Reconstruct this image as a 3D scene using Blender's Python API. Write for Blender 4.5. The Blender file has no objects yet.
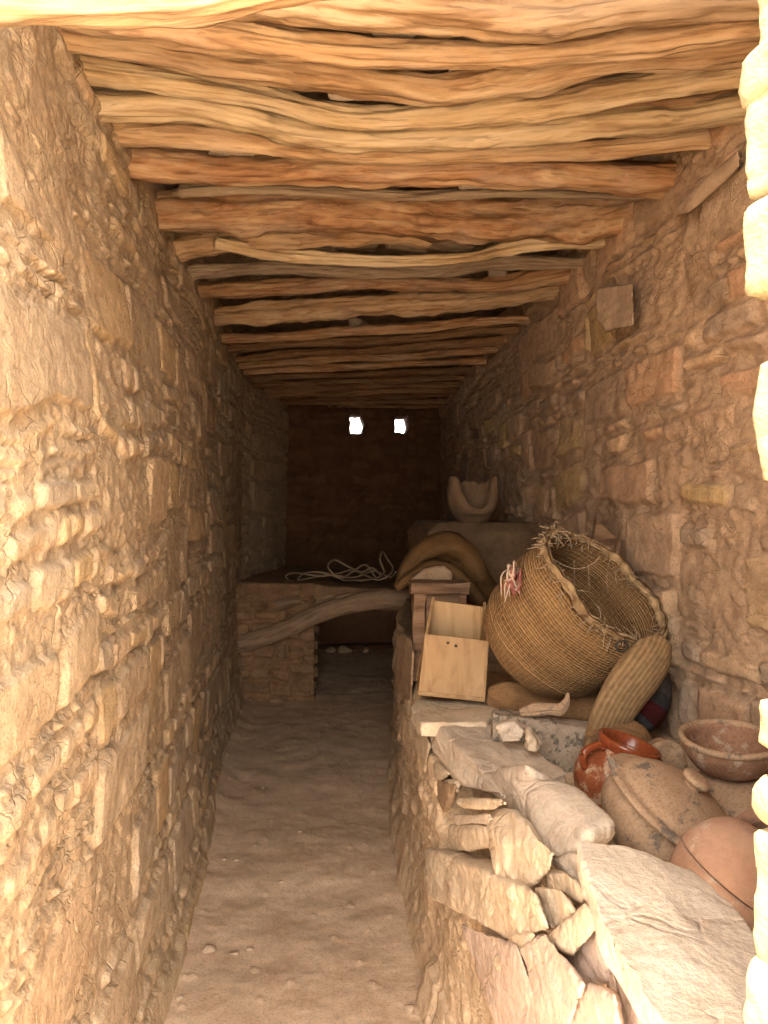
import bpy, bmesh, math, random
import numpy as np
from mathutils import Vector, Matrix

# ------------------------------------------------------------------ camera model
F = 760.0
YAW = math.radians(5.93)
EYE = 1.5
CA, SA = math.cos(YAW), math.sin(YAW)

def ray(px, py):
    l = (px - 384.0) / F
    u = (512.0 - py) / F
    return np.array([l * CA + SA, -l * SA + CA, u])

def W(px, py, x=None, y=None, z=None, d=None):
    """the point of a world plane (x, y or z constant, or camera depth d) that lies in a given direction from the eye"""
    r = ray(px, py)
    if x is not None: t = x / r[0]
    elif y is not None: t = y / r[1]
    elif z is not None: t = (z - EYE) / r[2]
    else: t = d
    return np.array([0, 0, EYE]) + r * t

# ------------------------------------------------------------------ numpy noise
def _hash(ix, iy, iz, seed):
    h = (ix * 374761393 + iy * 668265263 + iz * 2147483647 + seed * 1274126177) & 0xFFFFFFFF
    h = ((h ^ (h >> 13)) * 1274126177) & 0xFFFFFFFF
    h = ((h ^ (h >> 16)) * 2246822519) & 0xFFFFFFFF
    return ((h ^ (h >> 15)) & 0xFFFFFF) / float(0xFFFFFF)

def vnoise(P, seed=0):
    P = np.asarray(P, dtype=np.float64)
    I = np.floor(P).astype(np.int64)
    f = P - I
    f = f * f * f * (f * (f * 6 - 15) + 10)
    out = 0
    for dx in (0, 1):
        wx = f[..., 0] if dx else 1 - f[..., 0]
        for dy in (0, 1):
            wy = f[..., 1] if dy else 1 - f[..., 1]
            for dz in (0, 1):
                wz = f[..., 2] if dz else 1 - f[..., 2]
                out = out + wx * wy * wz * _hash(I[..., 0] + dx, I[..., 1] + dy, I[..., 2] + dz, seed)
    return out * 2 - 1

def fbm(P, scale=1.0, octv=4, seed=0, gain=0.5):
    P = np.asarray(P, dtype=np.float64) * scale
    a, s, t = 1.0, 0, 0
    for k in range(octv):
        s = s + a * vnoise(P * (2.03 ** k) + 17.3 * k, seed + k)
        t += a
        a *= gain
    return s / t

def worley(P, scale, seed=0):
    """distances to nearest and second nearest jittered cell centres and the cell's id, 2D"""
    Q = np.asarray(P)[..., :2] * scale
    I = np.floor(Q).astype(np.int64)
    f1 = np.full(Q.shape[:-1], 9.0); f2 = f1.copy(); idv = np.zeros(Q.shape[:-1])
    for dx in (-1, 0, 1):
        for dy in (-1, 0, 1):
            cx = I[..., 0] + dx; cy = I[..., 1] + dy
            jx = _hash(cx, cy, 0 * cx, seed); jy = _hash(cx, cy, 0 * cx + 7, seed)
            dd = np.hypot(cx + jx - Q[..., 0], cy + jy - Q[..., 1])
            hid = _hash(cx, cy, 0 * cx + 13, seed)
            near = dd < f1
            f2 = np.where(near, f1, np.minimum(f2, dd))
            idv = np.where(near, hid, idv)
            f1 = np.where(near, dd, f1)
    return f1, f2, idv

def sstep(x): 
    x = np.clip(x, 0, 1); return x * x * (3 - 2 * x)

# ------------------------------------------------------------------ objects
COL = bpy.context.scene.collection

def make_mesh(name, verts, faces, mat=None, smooth=True, attr=None, gc=None, uv=None):
    me = bpy.data.meshes.new(name)
    verts = np.asarray(verts, dtype=np.float32)
    if isinstance(faces, np.ndarray) and faces.ndim == 2:
        n, k = faces.shape
        me.vertices.add(len(verts)); me.vertices.foreach_set('co', verts.ravel())
        me.loops.add(n * k); me.loops.foreach_set('vertex_index', faces.astype(np.int32).ravel())
        me.polygons.add(n)
        me.polygons.foreach_set('loop_start', np.arange(0, n * k, k, dtype=np.int32))
        me.polygons.foreach_set('loop_total', np.full(n, k, dtype=np.int32))
        me.update(calc_edges=True); me.validate()
    else:
        me.from_pydata([tuple(map(float, v)) for v in verts], [], [tuple(int(i) for i in f) for f in faces])
        me.update()
    if attr is not None:
        a = me.color_attributes.new('tint', 'FLOAT_COLOR', 'POINT')
        c = np.ones((len(verts), 4), dtype=np.float32); c[:, :3] = attr
        a.data.foreach_set('color', c.ravel())
    if gc is not None:
        a = me.attributes.new('gc', 'FLOAT_VECTOR', 'POINT')
        a.data.foreach_set('vector', np.asarray(gc, dtype=np.float32).ravel())
    if smooth:
        me.polygons.foreach_set('use_smooth', np.ones(len(me.polygons), dtype=bool))
    if mat: me.materials.append(mat)
    return me

def link(name, me, parent=None, loc=None):
    o = bpy.data.objects.new(name, me)
    COL.objects.link(o)
    if parent is not None: o.parent = parent
    if loc is not None: o.location = loc
    return o

def tag(o, label, cat, group=None, kind=None):
    o['label'] = label; o['category'] = cat
    if group: o['group'] = group
    if kind: o['kind'] = kind
    return o

def struct(o, label=None, cat=None):
    o['kind'] = 'structure'
    if label: o['label'] = label
    if cat: o['category'] = cat
    return o

def empty(name, loc, label, cat, group=None, rot=None):
    o = bpy.data.objects.new(name, None); COL.objects.link(o)
    o.location = [float(c) for c in loc]
    if rot is not None: o.rotation_euler = rot
    o.empty_display_size = 0.05
    return tag(o, label, cat, group)

def grid_faces(nu, nv, wrap_v=False):
    i = np.arange(nu - 1)[:, None]; 
    if wrap_v:
        j = np.arange(nv)[None, :]; j2 = (j + 1) % nv
    else:
        j = np.arange(nv - 1)[None, :]; j2 = j + 1
    a = i * nv + j; b = i * nv + j2; c = (i + 1) * nv + j2; d = (i + 1) * nv + j
    return np.stack([a, b, c, d], -1).reshape(-1, 4)

# ------------------------------------------------------------------ materials
def new_mat(name):
    m = bpy.data.materials.new(name); m.use_nodes = True
    nt = m.node_tree; nt.nodes.clear()
    out = nt.nodes.new('ShaderNodeOutputMaterial')
    b = nt.nodes.new('ShaderNodeBsdfPrincipled')
    nt.links.new(b.outputs[0], out.inputs[0])
    b.inputs['Specular IOR Level'].default_value = 0.25
    return m, nt, b

def ramp(nt, stops):
    r = nt.nodes.new('ShaderNodeValToRGB')
    e = r.color_ramp.elements
    while len(e) < len(stops): e.new(0.5)
    for k, (p, c) in enumerate(stops):
        e[k].position = p; e[k].color = (c[0], c[1], c[2], 1)
    return r

def stone_mat(name, base, tint_attr=False, var=0.25, scale=9.0, bump=0.35, rough=0.92, grain=120.0, dark=(0.6, 0.5, 0.42), coord='Object', stretch=(1, 1, 1), spot=None, cracks=0, gm=0.55):
    m, nt, b = new_mat(name)
    N, L = nt.nodes, nt.links
    tc = N.new('ShaderNodeTexCoord'); mp = N.new('ShaderNodeMapping')
    mp.inputs['Scale'].default_value = stretch
    L.new(tc.outputs[coord], mp.inputs[0])
    n1 = N.new('ShaderNodeTexNoise'); n1.inputs['Scale'].default_value = scale; n1.inputs['Detail'].default_value = 8; n1.inputs['Roughness'].default_value = 0.65
    L.new(mp.outputs[0], n1.inputs[0])
    n2 = N.new('ShaderNodeTexNoise'); n2.inputs['Scale'].default_value = grain; n2.inputs['Detail'].default_value = 4; n2.inputs['Roughness'].default_value = 0.7
    L.new(mp.outputs[0], n2.inputs[0])
    hi = tuple(min(1, c * (1 + var)) for c in base)
    lo = tuple(c * (1 - var) * (0.55 + 0.45 * dk / max(dark)) for c, dk in zip(base, dark))
    r = ramp(nt, [(0.3, lo), (0.5, base), (0.72, hi)])
    L.new(n1.outputs['Fac'], r.inputs[0])
    col = r.outputs[0]
    mix = N.new('ShaderNodeMixRGB'); mix.blend_type = 'MULTIPLY'; mix.inputs[0].default_value = gm
    r2 = ramp(nt, [(0.32, (0.45, 0.40, 0.36)), (0.52, (1, 1, 1)), (0.8, (1.0, 1.0, 1.0))])
    L.new(n2.outputs['Fac'], r2.inputs[0]); L.new(col, mix.inputs[1]); L.new(r2.outputs[0], mix.inputs[2])
    col = mix.outputs[0]
    if tint_attr:
        at = N.new('ShaderNodeAttribute'); at.attribute_name = 'tint'
        mx = N.new('ShaderNodeMixRGB'); mx.blend_type = 'MULTIPLY'; mx.inputs[0].default_value = 1
        L.new(col, mx.inputs[1]); L.new(at.outputs['Color'], mx.inputs[2]); col = mx.outputs[0]
    if spot:
        n3 = N.new('ShaderNodeTexNoise'); n3.inputs['Scale'].default_value = spot[1]; n3.inputs['Detail'].default_value = 6; n3.inputs['Roughness'].default_value = 0.75
        L.new(mp.outputs[0], n3.inputs[0])
        r3 = ramp(nt, [(spot[2], (0, 0, 0)), (spot[2] + 0.08, (1, 1, 1))]); L.new(n3.outputs['Fac'], r3.inputs[0])
        mx = N.new('ShaderNodeMixRGB'); L.new(r3.outputs[0], mx.inputs[0]); L.new(col, mx.inputs[1]); mx.inputs[2].default_value = (*spot[0], 1); col = mx.outputs[0]
    L.new(col, b.inputs['Base Color'])
    b.inputs['Roughness'].default_value = rough
    ad = N.new('ShaderNodeMath'); ad.operation = 'MULTIPLY_ADD'; ad.inputs[1].default_value = 0.22
    L.new(n2.outputs['Fac'], ad.inputs[0]); L.new(n1.outputs['Fac'], ad.inputs[2])
    if cracks:
        mpc = N.new('ShaderNodeMapping'); mpc.inputs['Scale'].default_value = (1, 1, 2.1)
        nd = N.new('ShaderNodeTexNoise'); nd.inputs['Scale'].default_value = 9; nd.inputs['Detail'].default_value = 5
        L.new(tc.outputs['Object'], nd.inputs[0])
        va = N.new('ShaderNodeVectorMath'); va.operation = 'MULTIPLY_ADD'; va.inputs[1].default_value = (.07, .07, .07)
        L.new(nd.outputs['Color'], va.inputs[0]); L.new(tc.outputs['Object'], va.inputs[2]); L.new(va.outputs[0], mpc.inputs[0])
        vo = N.new('ShaderNodeTexVoronoi'); vo.feature = 'DISTANCE_TO_EDGE'; vo.inputs['Scale'].default_value = cracks
        L.new(mpc.outputs[0], vo.inputs['Vector'])
        rc = ramp(nt, [(0.0, (0, 0, 0)), (0.045, (1, 1, 1))]); L.new(vo.outputs['Distance'], rc.inputs[0])
        nm = N.new('ShaderNodeTexNoise'); nm.inputs['Scale'].default_value = 5; nm.inputs['Detail'].default_value = 3; L.new(tc.outputs['Object'], nm.inputs[0])
        rm = ramp(nt, [(0.38, (0, 0, 0)), (0.52, (1, 1, 1))]); L.new(nm.outputs['Fac'], rm.inputs[0])
        mxx = N.new('ShaderNodeMath'); mxx.operation = 'MAXIMUM'; L.new(rc.outputs[0], mxx.inputs[0]); L.new(rm.outputs[0], mxx.inputs[1])
        a2 = N.new('ShaderNodeMath'); a2.operation = 'MULTIPLY_ADD'; a2.inputs[1].default_value = 0.26; L.new(mxx.outputs[0], a2.inputs[0]); L.new(ad.outputs[0], a2.inputs[2]); ad = a2
    bp = N.new('ShaderNodeBump'); bp.inputs['Strength'].default_value = bump; bp.inputs['Distance'].default_value = 0.02
    L.new(ad.outputs[0], bp.inputs['Height']); L.new(bp.outputs[0], b.inputs['Normal'])
    return m

def wood_mat(name, cols, sc=(2.5, 26, 26), patch=None, bump=0.5, rough=0.75, pscale=5.0, attr=True):
    """cols: dark, mid, light of the grain; patch: colour of weathered patches"""
    m, nt, b = new_mat(name)
    N, L = nt.nodes, nt.links
    if attr:
        at = N.new('ShaderNodeAttribute'); at.attribute_name = 'gc'; src = at.outputs['Vector']
    else:
        tc = N.new('ShaderNodeTexCoord'); src = tc.outputs['Object']
    oi = N.new('ShaderNodeObjectInfo')
    addv = N.new('ShaderNodeVectorMath'); addv.operation = 'ADD'
    sc7 = N.new('ShaderNodeMath'); sc7.operation = 'MULTIPLY'; sc7.inputs[1].default_value = 31.0
    L.new(oi.outputs['Random'], sc7.inputs[0])
    L.new(src, addv.inputs[0]); L.new(sc7.outputs[0], addv.inputs[1])
    mp = N.new('ShaderNodeMapping'); mp.inputs['Scale'].default_value = sc; L.new(addv.outputs[0], mp.inputs[0])
    n1 = N.new('ShaderNodeTexNoise'); n1.inputs['Scale'].default_value = 1.0; n1.inputs['Detail'].default_value = 8; n1.inputs['Roughness'].default_value = 0.62; n1.inputs['Distortion'].default_value = 0.8
    L.new(mp.outputs[0], n1.inputs[0])
    r = ramp(nt, [(0.3, cols[0]), (0.47, cols[1]), (0.68, cols[2])]); L.new(n1.outputs['Fac'], r.inputs[0])
    col = r.outputs[0]
    if patch:
        n3 = N.new('ShaderNodeTexNoise'); n3.inputs['Scale'].default_value = pscale; n3.inputs['Detail'].default_value = 5; n3.inputs['Roughness'].default_value = 0.7
        mp3 = N.new('ShaderNodeMapping'); mp3.inputs['Scale'].default_value = (0.6, 1.5, 1.5); L.new(addv.outputs[0], mp3.inputs[0]); L.new(mp3.outputs[0], n3.inputs[0])
        r3 = ramp(nt, [(0.46, (0, 0, 0)), (0.62, (0.85, 0.85, 0.85))]); L.new(n3.outputs['Fac'], r3.inputs[0])
        mx = N.new('ShaderNodeMixRGB'); L.new(r3.outputs[0], mx.inputs[0]); L.new(col, mx.inputs[1])
        mul = N.new('ShaderNodeMixRGB'); mul.blend_type = 'MULTIPLY'; mul.inputs[0].default_value = 0.5
        mul.inputs[1].default_value = (*patch, 1); L.new(r.outputs[0], mul.inputs[2])
        gm = N.new('ShaderNodeMixRGB'); gm.blend_type = 'MIX'; gm.inputs[0].default_value = 0.35
        gm.inputs[1].default_value = (*patch, 1); L.new(col, gm.inputs[2])
        L.new(gm.outputs[0], mx.inputs[2]); col = mx.outputs[0]
    if attr:
        mpk = N.new('ShaderNodeMapping'); mpk.inputs['Scale'].default_value = (5, 75, 75); L.new(addv.outputs[0], mpk.inputs[0])
        nk = N.new('ShaderNodeTexNoise'); nk.inputs['Scale'].default_value = 1; nk.inputs['Detail'].default_value = 5; nk.inputs['Distortion'].default_value = .6; L.new(mpk.outputs[0], nk.inputs[0])
        rk = ramp(nt, [(0.36, (0.38, 0.30, 0.25)), (0.46, (1, 1, 1)), (0.66, (1.12, 1.12, 1.1))]); L.new(nk.outputs['Fac'], rk.inputs[0])
        mk_ = N.new('ShaderNodeMixRGB'); mk_.blend_type = 'MULTIPLY'; mk_.inputs[0].default_value = 0.5; L.new(col, mk_.inputs[1]); L.new(rk.outputs[0], mk_.inputs[2]); col = mk_.outputs[0]
    # brightness differs a little from piece to piece
    hv = N.new('ShaderNodeHueSaturation'); L.new(col, hv.inputs['Color'])
    mr = N.new('ShaderNodeMapRange'); mr.inputs[3].default_value = 0.82; mr.inputs[4].default_value = 1.15; L.new(oi.outputs['Random'], mr.inputs[0]); L.new(mr.outputs[0], hv.inputs['Value'])
    L.new(hv.outputs[0], b.inputs['Base Color'])
    b.inputs['Roughness'].default_value = rough
    bp = N.new('ShaderNodeBump'); bp.inputs['Strength'].default_value = bump; bp.inputs['Distance'].default_value = 0.012
    L.new(n1.outputs['Fac'], bp.inputs['Height']); L.new(bp.outputs[0], b.inputs['Normal'])
    return m

def weave_mat(name, c1, c2, su=90.0, sv=70.0, band=12.0, bump=0.8):
    """plaited fibre: coils in gc.y, stitches across them in gc.x"""
    m, nt, b = new_mat(name)
    N, L = nt.nodes, nt.links
    at = N.new('ShaderNodeAttribute'); at.attribute_name = 'gc'
    sp = N.new('ShaderNodeSeparateXYZ'); L.new(at.outputs['Vector'], sp.inputs[0])
    def mth(op, a, bb=None, c=None):
        n = N.new('ShaderNodeMath'); n.operation = op
        for k, v in enumerate((a, bb, c)):
            if v is None: continue
            if isinstance(v, (int, float)): n.inputs[k].default_value = v
            else: L.new(v, n.inputs[k])
        return n.outputs[0]
    ns = N.new('ShaderNodeTexNoise'); ns.inputs['Scale'].default_value = 14; ns.inputs['Detail'].default_value = 6; L.new(at.outputs['Vector'], ns.inputs[0])
    vy = mth('MULTIPLY_ADD', ns.outputs['Fac'], 0.012, sp.outputs[1])
    coil = mth('SINE', mth('MULTIPLY', vy, sv * 2))
    tri = mth('PINGPONG', vy, math.pi / sv / 2)
    st = mth('SINE', mth('MULTIPLY', mth('MULTIPLY_ADD', tri, 1.2, sp.outputs[0]), su * 2.2))
    bandn = mth('SINE', mth('MULTIPLY', vy, band * 6.3))
    h = mth('MULTIPLY_ADD', st, 0.45, coil)
    h2 = mth('MULTIPLY_ADD', bandn, 0.5, h)
    mr = N.new('ShaderNodeMapRange'); mr.inputs[1].default_value = -1.7; mr.inputs[2].default_value = 1.9; L.new(h2, mr.inputs[0])
    nn = N.new('ShaderNodeTexNoise'); nn.inputs['Scale'].default_value = 60; nn.inputs['Detail'].default_value = 5; L.new(at.outputs['Vector'], nn.inputs[0])
    mixf = mth('MULTIPLY_ADD', nn.outputs['Fac'], 0.7, mth('MULTIPLY', mr.outputs[0], 0.65))
    r = ramp(nt, [(0.3, c1), (0.85, c2)]); L.new(mixf, r.inputs[0]); L.new(r.outputs[0], b.inputs['Base Color'])
    b.inputs['Roughness'].default_value = 0.9
    bp = N.new('ShaderNodeBump'); bp.inputs['Strength'].default_value = bump; bp.inputs['Distance'].default_value = 0.006
    L.new(h2, bp.inputs['Height']); L.new(bp.outputs[0], b.inputs['Normal'])
    return m

def stripe_cloth_mat(name, stops, freq, bump=0.4, axis=1, noise=60):
    m, nt, b = new_mat(name)
    N, L = nt.nodes, nt.links
    at = N.new('ShaderNodeAttribute'); at.attribute_name = 'gc'
    sp = N.new('ShaderNodeSeparateXYZ'); L.new(at.outputs['Vector'], sp.inputs[0])
    mu = N.new('ShaderNodeMath'); mu.operation = 'MULTIPLY'; mu.inputs[1].default_value = freq; L.new(sp.outputs[axis], mu.inputs[0])
    fr = N.new('ShaderNodeMath'); fr.operation = 'FRACT'; L.new(mu.outputs[0], fr.inputs[0])
    r = ramp(nt, stops); r.color_ramp.interpolation = 'CONSTANT' if len(stops) > 3 else 'LINEAR'; L.new(fr.outputs[0], r.inputs[0])
    nn = N.new('ShaderNodeTexNoise'); nn.inputs['Scale'].default_value = noise; nn.inputs['Detail'].default_value = 6; L.new(at.outputs['Vector'], nn.inputs[0])
    r2 = ramp(nt, [(0.3, (0.55, 0.52, 0.5)), (0.7, (1, 1, 1))]); L.new(nn.outputs['Fac'], r2.inputs[0])
    mx = N.new('ShaderNodeMixRGB'); mx.blend_type = 'MULTIPLY'; mx.inputs[0].default_value = 0.8; L.new(r.outputs[0], mx.inputs[1]); L.new(r2.outputs[0], mx.inputs[2])
    L.new(mx.outputs[0], b.inputs['Base Color']); b.inputs['Roughness'].default_value = 0.95
    bp = N.new('ShaderNodeBump'); bp.inputs['Strength'].default_value = bump; bp.inputs['Distance'].default_value = 0.005
    L.new(nn.outputs['Fac'], bp.inputs['Height']); L.new(bp.outputs[0], b.inputs['Normal'])
    return m

def plain_mat(name, c, rough=0.8):
    m, nt, b = new_mat(name); b.inputs['Base Color'].default_value = (*c, 1); b.inputs['Roughness'].default_value = rough
    return m

M = {}
M['wallL'] = stone_mat('rubble_masonry', (0.64, 0.475, 0.31), True, var=0.22, scale=14, bump=0.75, grain=150, cracks=13)
M['wallR'] = stone_mat('mud_mortared_masonry', (0.56, 0.385, 0.255), True, var=0.24, scale=12, bump=0.7, grain=140, cracks=11)
M['wallB'] = stone_mat('back_masonry', (0.13, 0.062, 0.03), True, var=0.2, scale=8, bump=0.4)  # far end's dimness is put into this base colour
M['floor'] = stone_mat('trodden_earth', (0.71, 0.50, 0.335), True, var=0.16, scale=7, bump=0.4, grain=110)
M['mud'] = stone_mat('mud_plaster', (0.66, 0.47, 0.30), True, var=0.22, scale=9, bump=0.7, grain=90, cracks=9)
M['pier'] = stone_mat('dusty_pier_masonry', (0.34, 0.205, 0.11), True, var=0.25, scale=9, bump=0.7, grain=90, cracks=9)  # darker than the mud plaster to carry the shade of the deep passage
M['brush'] = stone_mat('roof_mud', (0.24, 0.16, 0.10), False, var=0.45, scale=16, bump=1.0)
M['rock'] = stone_mat('limestone', (0.68, 0.52, 0.36), False, var=0.2, scale=11, bump=0.6, grain=130, gm=0.4, cracks=7)
M['rockpale'] = stone_mat('pale_limestone', (0.66, 0.52, 0.395), False, var=0.15, scale=7, bump=0.6, grain=120, gm=0.4, cracks=7)
M['rockmid'] = stone_mat('mid_brown_stone', (0.52, 0.365, 0.245), False, var=0.25, scale=9, bump=0.5, gm=0.3)
M['rockblock'] = stone_mat('shade_dark_plaster', (0.20, 0.12, 0.065), False, var=0.3, scale=7, bump=0.5)  # base darkened to stand in for shade deep in the passage
M['rockpink'] = stone_mat('pinkish_limestone', (0.60, 0.44, 0.34), False, var=0.22, scale=6, bump=0.6, grain=120, gm=0.4, cracks=7)
M['rockdark'] = stone_mat('dusty_brown_stone', (0.42, 0.275, 0.165), False, var=0.25, scale=9, bump=0.5)
M['jamb'] = stone_mat('sun_bleached_stone', (0.31, 0.245, 0.14), False, var=0.12, scale=12, bump=0.6, grain=90, gm=0.22)
M['marble'] = stone_mat('speckled_grey_stone', (0.44, 0.34, 0.25), False, var=0.25, scale=20, bump=0.3, spot=((0.15, 0.12, 0.09), 24.0, 0.50))
M['ground'] = stone_mat('bare_ground', (0.66, 0.50, 0.34), False, var=0.12, scale=3, bump=0.3)
M['log'] = wood_mat('weathered_log', ((0.26, 0.13, 0.06), (0.54, 0.33, 0.175), (0.72, 0.52, 0.32)), (2.6, 24, 24), patch=(0.60, 0.44, 0.30), bump=0.8)
M['logred'] = wood_mat('reddish_log', ((0.19, 0.085, 0.04), (0.43, 0.22, 0.105), (0.62, 0.41, 0.23)), (3.0, 22, 22), patch=(0.52, 0.38, 0.27), bump=0.9)
M['logpale'] = wood_mat('pale_log', ((0.36, 0.22, 0.11), (0.60, 0.42, 0.235), (0.74, 0.58, 0.38)), (2.2, 26, 26), patch=(0.66, 0.52, 0.36), bump=0.7)
M['loggrey'] = wood_mat('grey_log', ((0.15, 0.10, 0.07), (0.36, 0.25, 0.165), (0.56, 0.43, 0.30)), (3, 30, 30), patch=(0.4, 0.31, 0.23), bump=0.8)
M['logshade'] = wood_mat('shade_dark_log', ((0.10, 0.045, 0.022), (0.28, 0.145, 0.07), (0.42, 0.25, 0.13)), (3, 26, 26), patch=(0.30, 0.19, 0.11), bump=0.9)  # shaded version of the log wood for the far ceiling
M['logbrown'] = wood_mat('dusty_brown_log', ((0.18, 0.10, 0.055), (0.34, 0.21, 0.12), (0.46, 0.31, 0.19)), (3, 30, 30), patch=(0.42, 0.28, 0.18), bump=0.8)
M['darkwood'] = wood_mat('dark_broken_wood', ((0.07, 0.035, 0.018), (0.17, 0.09, 0.045), (0.25, 0.15, 0.08)), (3, 30, 30), bump=0.6, attr=False)
M['crate'] = wood_mat('light_planed_wood', ((0.28, 0.15, 0.06), (0.42, 0.245, 0.11), (0.50, 0.31, 0.15)), (22, 22, 2.2), bump=0.12, attr=False, rough=0.6)
M['oldwood'] = wood_mat('old_dry_wood', ((0.10, 0.05, 0.025), (0.24, 0.13, 0.07), (0.34, 0.21, 0.125)), (3, 30, 30), bump=0.6, attr=False)
M['basket'] = weave_mat('plaited_grass', (0.15, 0.075, 0.028), (0.40, 0.225, 0.095), su=170, sv=300, band=8, bump=0.6)
M['basketrim'] = weave_mat('plaited_rim', (0.19, 0.105, 0.045), (0.50, 0.33, 0.17), su=60, sv=160, band=20, bump=1.0)
M['mat'] = stripe_cloth_mat('striped_matting', [(0.0, (0.24, 0.14, 0.065)), (0.5, (0.42, 0.265, 0.13)), (1.0, (0.24, 0.145, 0.07))], 75, axis=1)
M['hide'] = stone_mat('brown_hide', (0.135, 0.07, 0.024), False, var=0.3, scale=6, bump=0.3, rough=0.75)  # brown lowered to include the shade at that depth
M['sack'] = stone_mat('brown_sacking', (0.27, 0.145, 0.065), False, var=0.3, scale=12, bump=0.5)
M['cloth'] = stripe_cloth_mat('striped_blanket', [(0.0, (0.10, 0.095, 0.09)), (0.30, (0.24, 0.22, 0.19)), (0.40, (0.07, 0.075, 0.08)), (0.62, (0.10, 0.016, 0.018)), (0.84, (0.055, 0.05, 0.05))], 4.2, axis=0, bump=0.6)
M['clay'] = stone_mat('dusty_clay', (0.44, 0.285, 0.175), False, var=0.22, scale=10, bump=0.25, grain=160, spot=((0.17, 0.13, 0.10), 17.0, 0.55))
M['claypink'] = stone_mat('pinkish_clay', (0.40, 0.225, 0.145), False, var=0.25, scale=9, bump=0.2, grain=90, gm=0.2, spot=((0.50, 0.36, 0.26), 14.0, 0.55))
M['claybrown'] = stone_mat('brown_clay', (0.30, 0.16, 0.095), False, var=0.3, scale=14, bump=0.3, grain=150, spot=((0.42, 0.31, 0.22), 22.0, 0.55))
M['glaze'] = stone_mat('orange_glaze', (0.30, 0.085, 0.035), False, var=0.3, scale=8, bump=0.12, rough=0.3, spot=((0.50, 0.34, 0.22), 32.0, 0.52))
M['glaze'].node_tree.nodes['Principled BSDF'].inputs['Specular IOR Level'].default_value = 0.6
M['glazerim'] = stone_mat('orange_glaze_rim', (0.27, 0.06, 0.02), False, var=0.3, scale=12, bump=0.08, rough=0.25)
M['glazerim'].node_tree.nodes['Principled BSDF'].inputs['Specular IOR Level'].default_value = 0.6
M['mortar'] = stone_mat('carved_stone', (0.22, 0.135, 0.075), False, var=0.22, scale=12, bump=0.35)  # stone tone lowered to include the falloff of light with depth
M['rope'] = plain_mat('old_rope', (0.36, 0.25, 0.155), 0.9)
M['ragpale'] = plain_mat('pale_rag', (0.50, 0.36, 0.26), 0.95)
M['ragred'] = plain_mat('red_rag', (0.30, 0.10, 0.075), 0.95)
M['darkcord'] = plain_mat('dark_cord', (0.04, 0.035, 0.03), 0.7)

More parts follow.
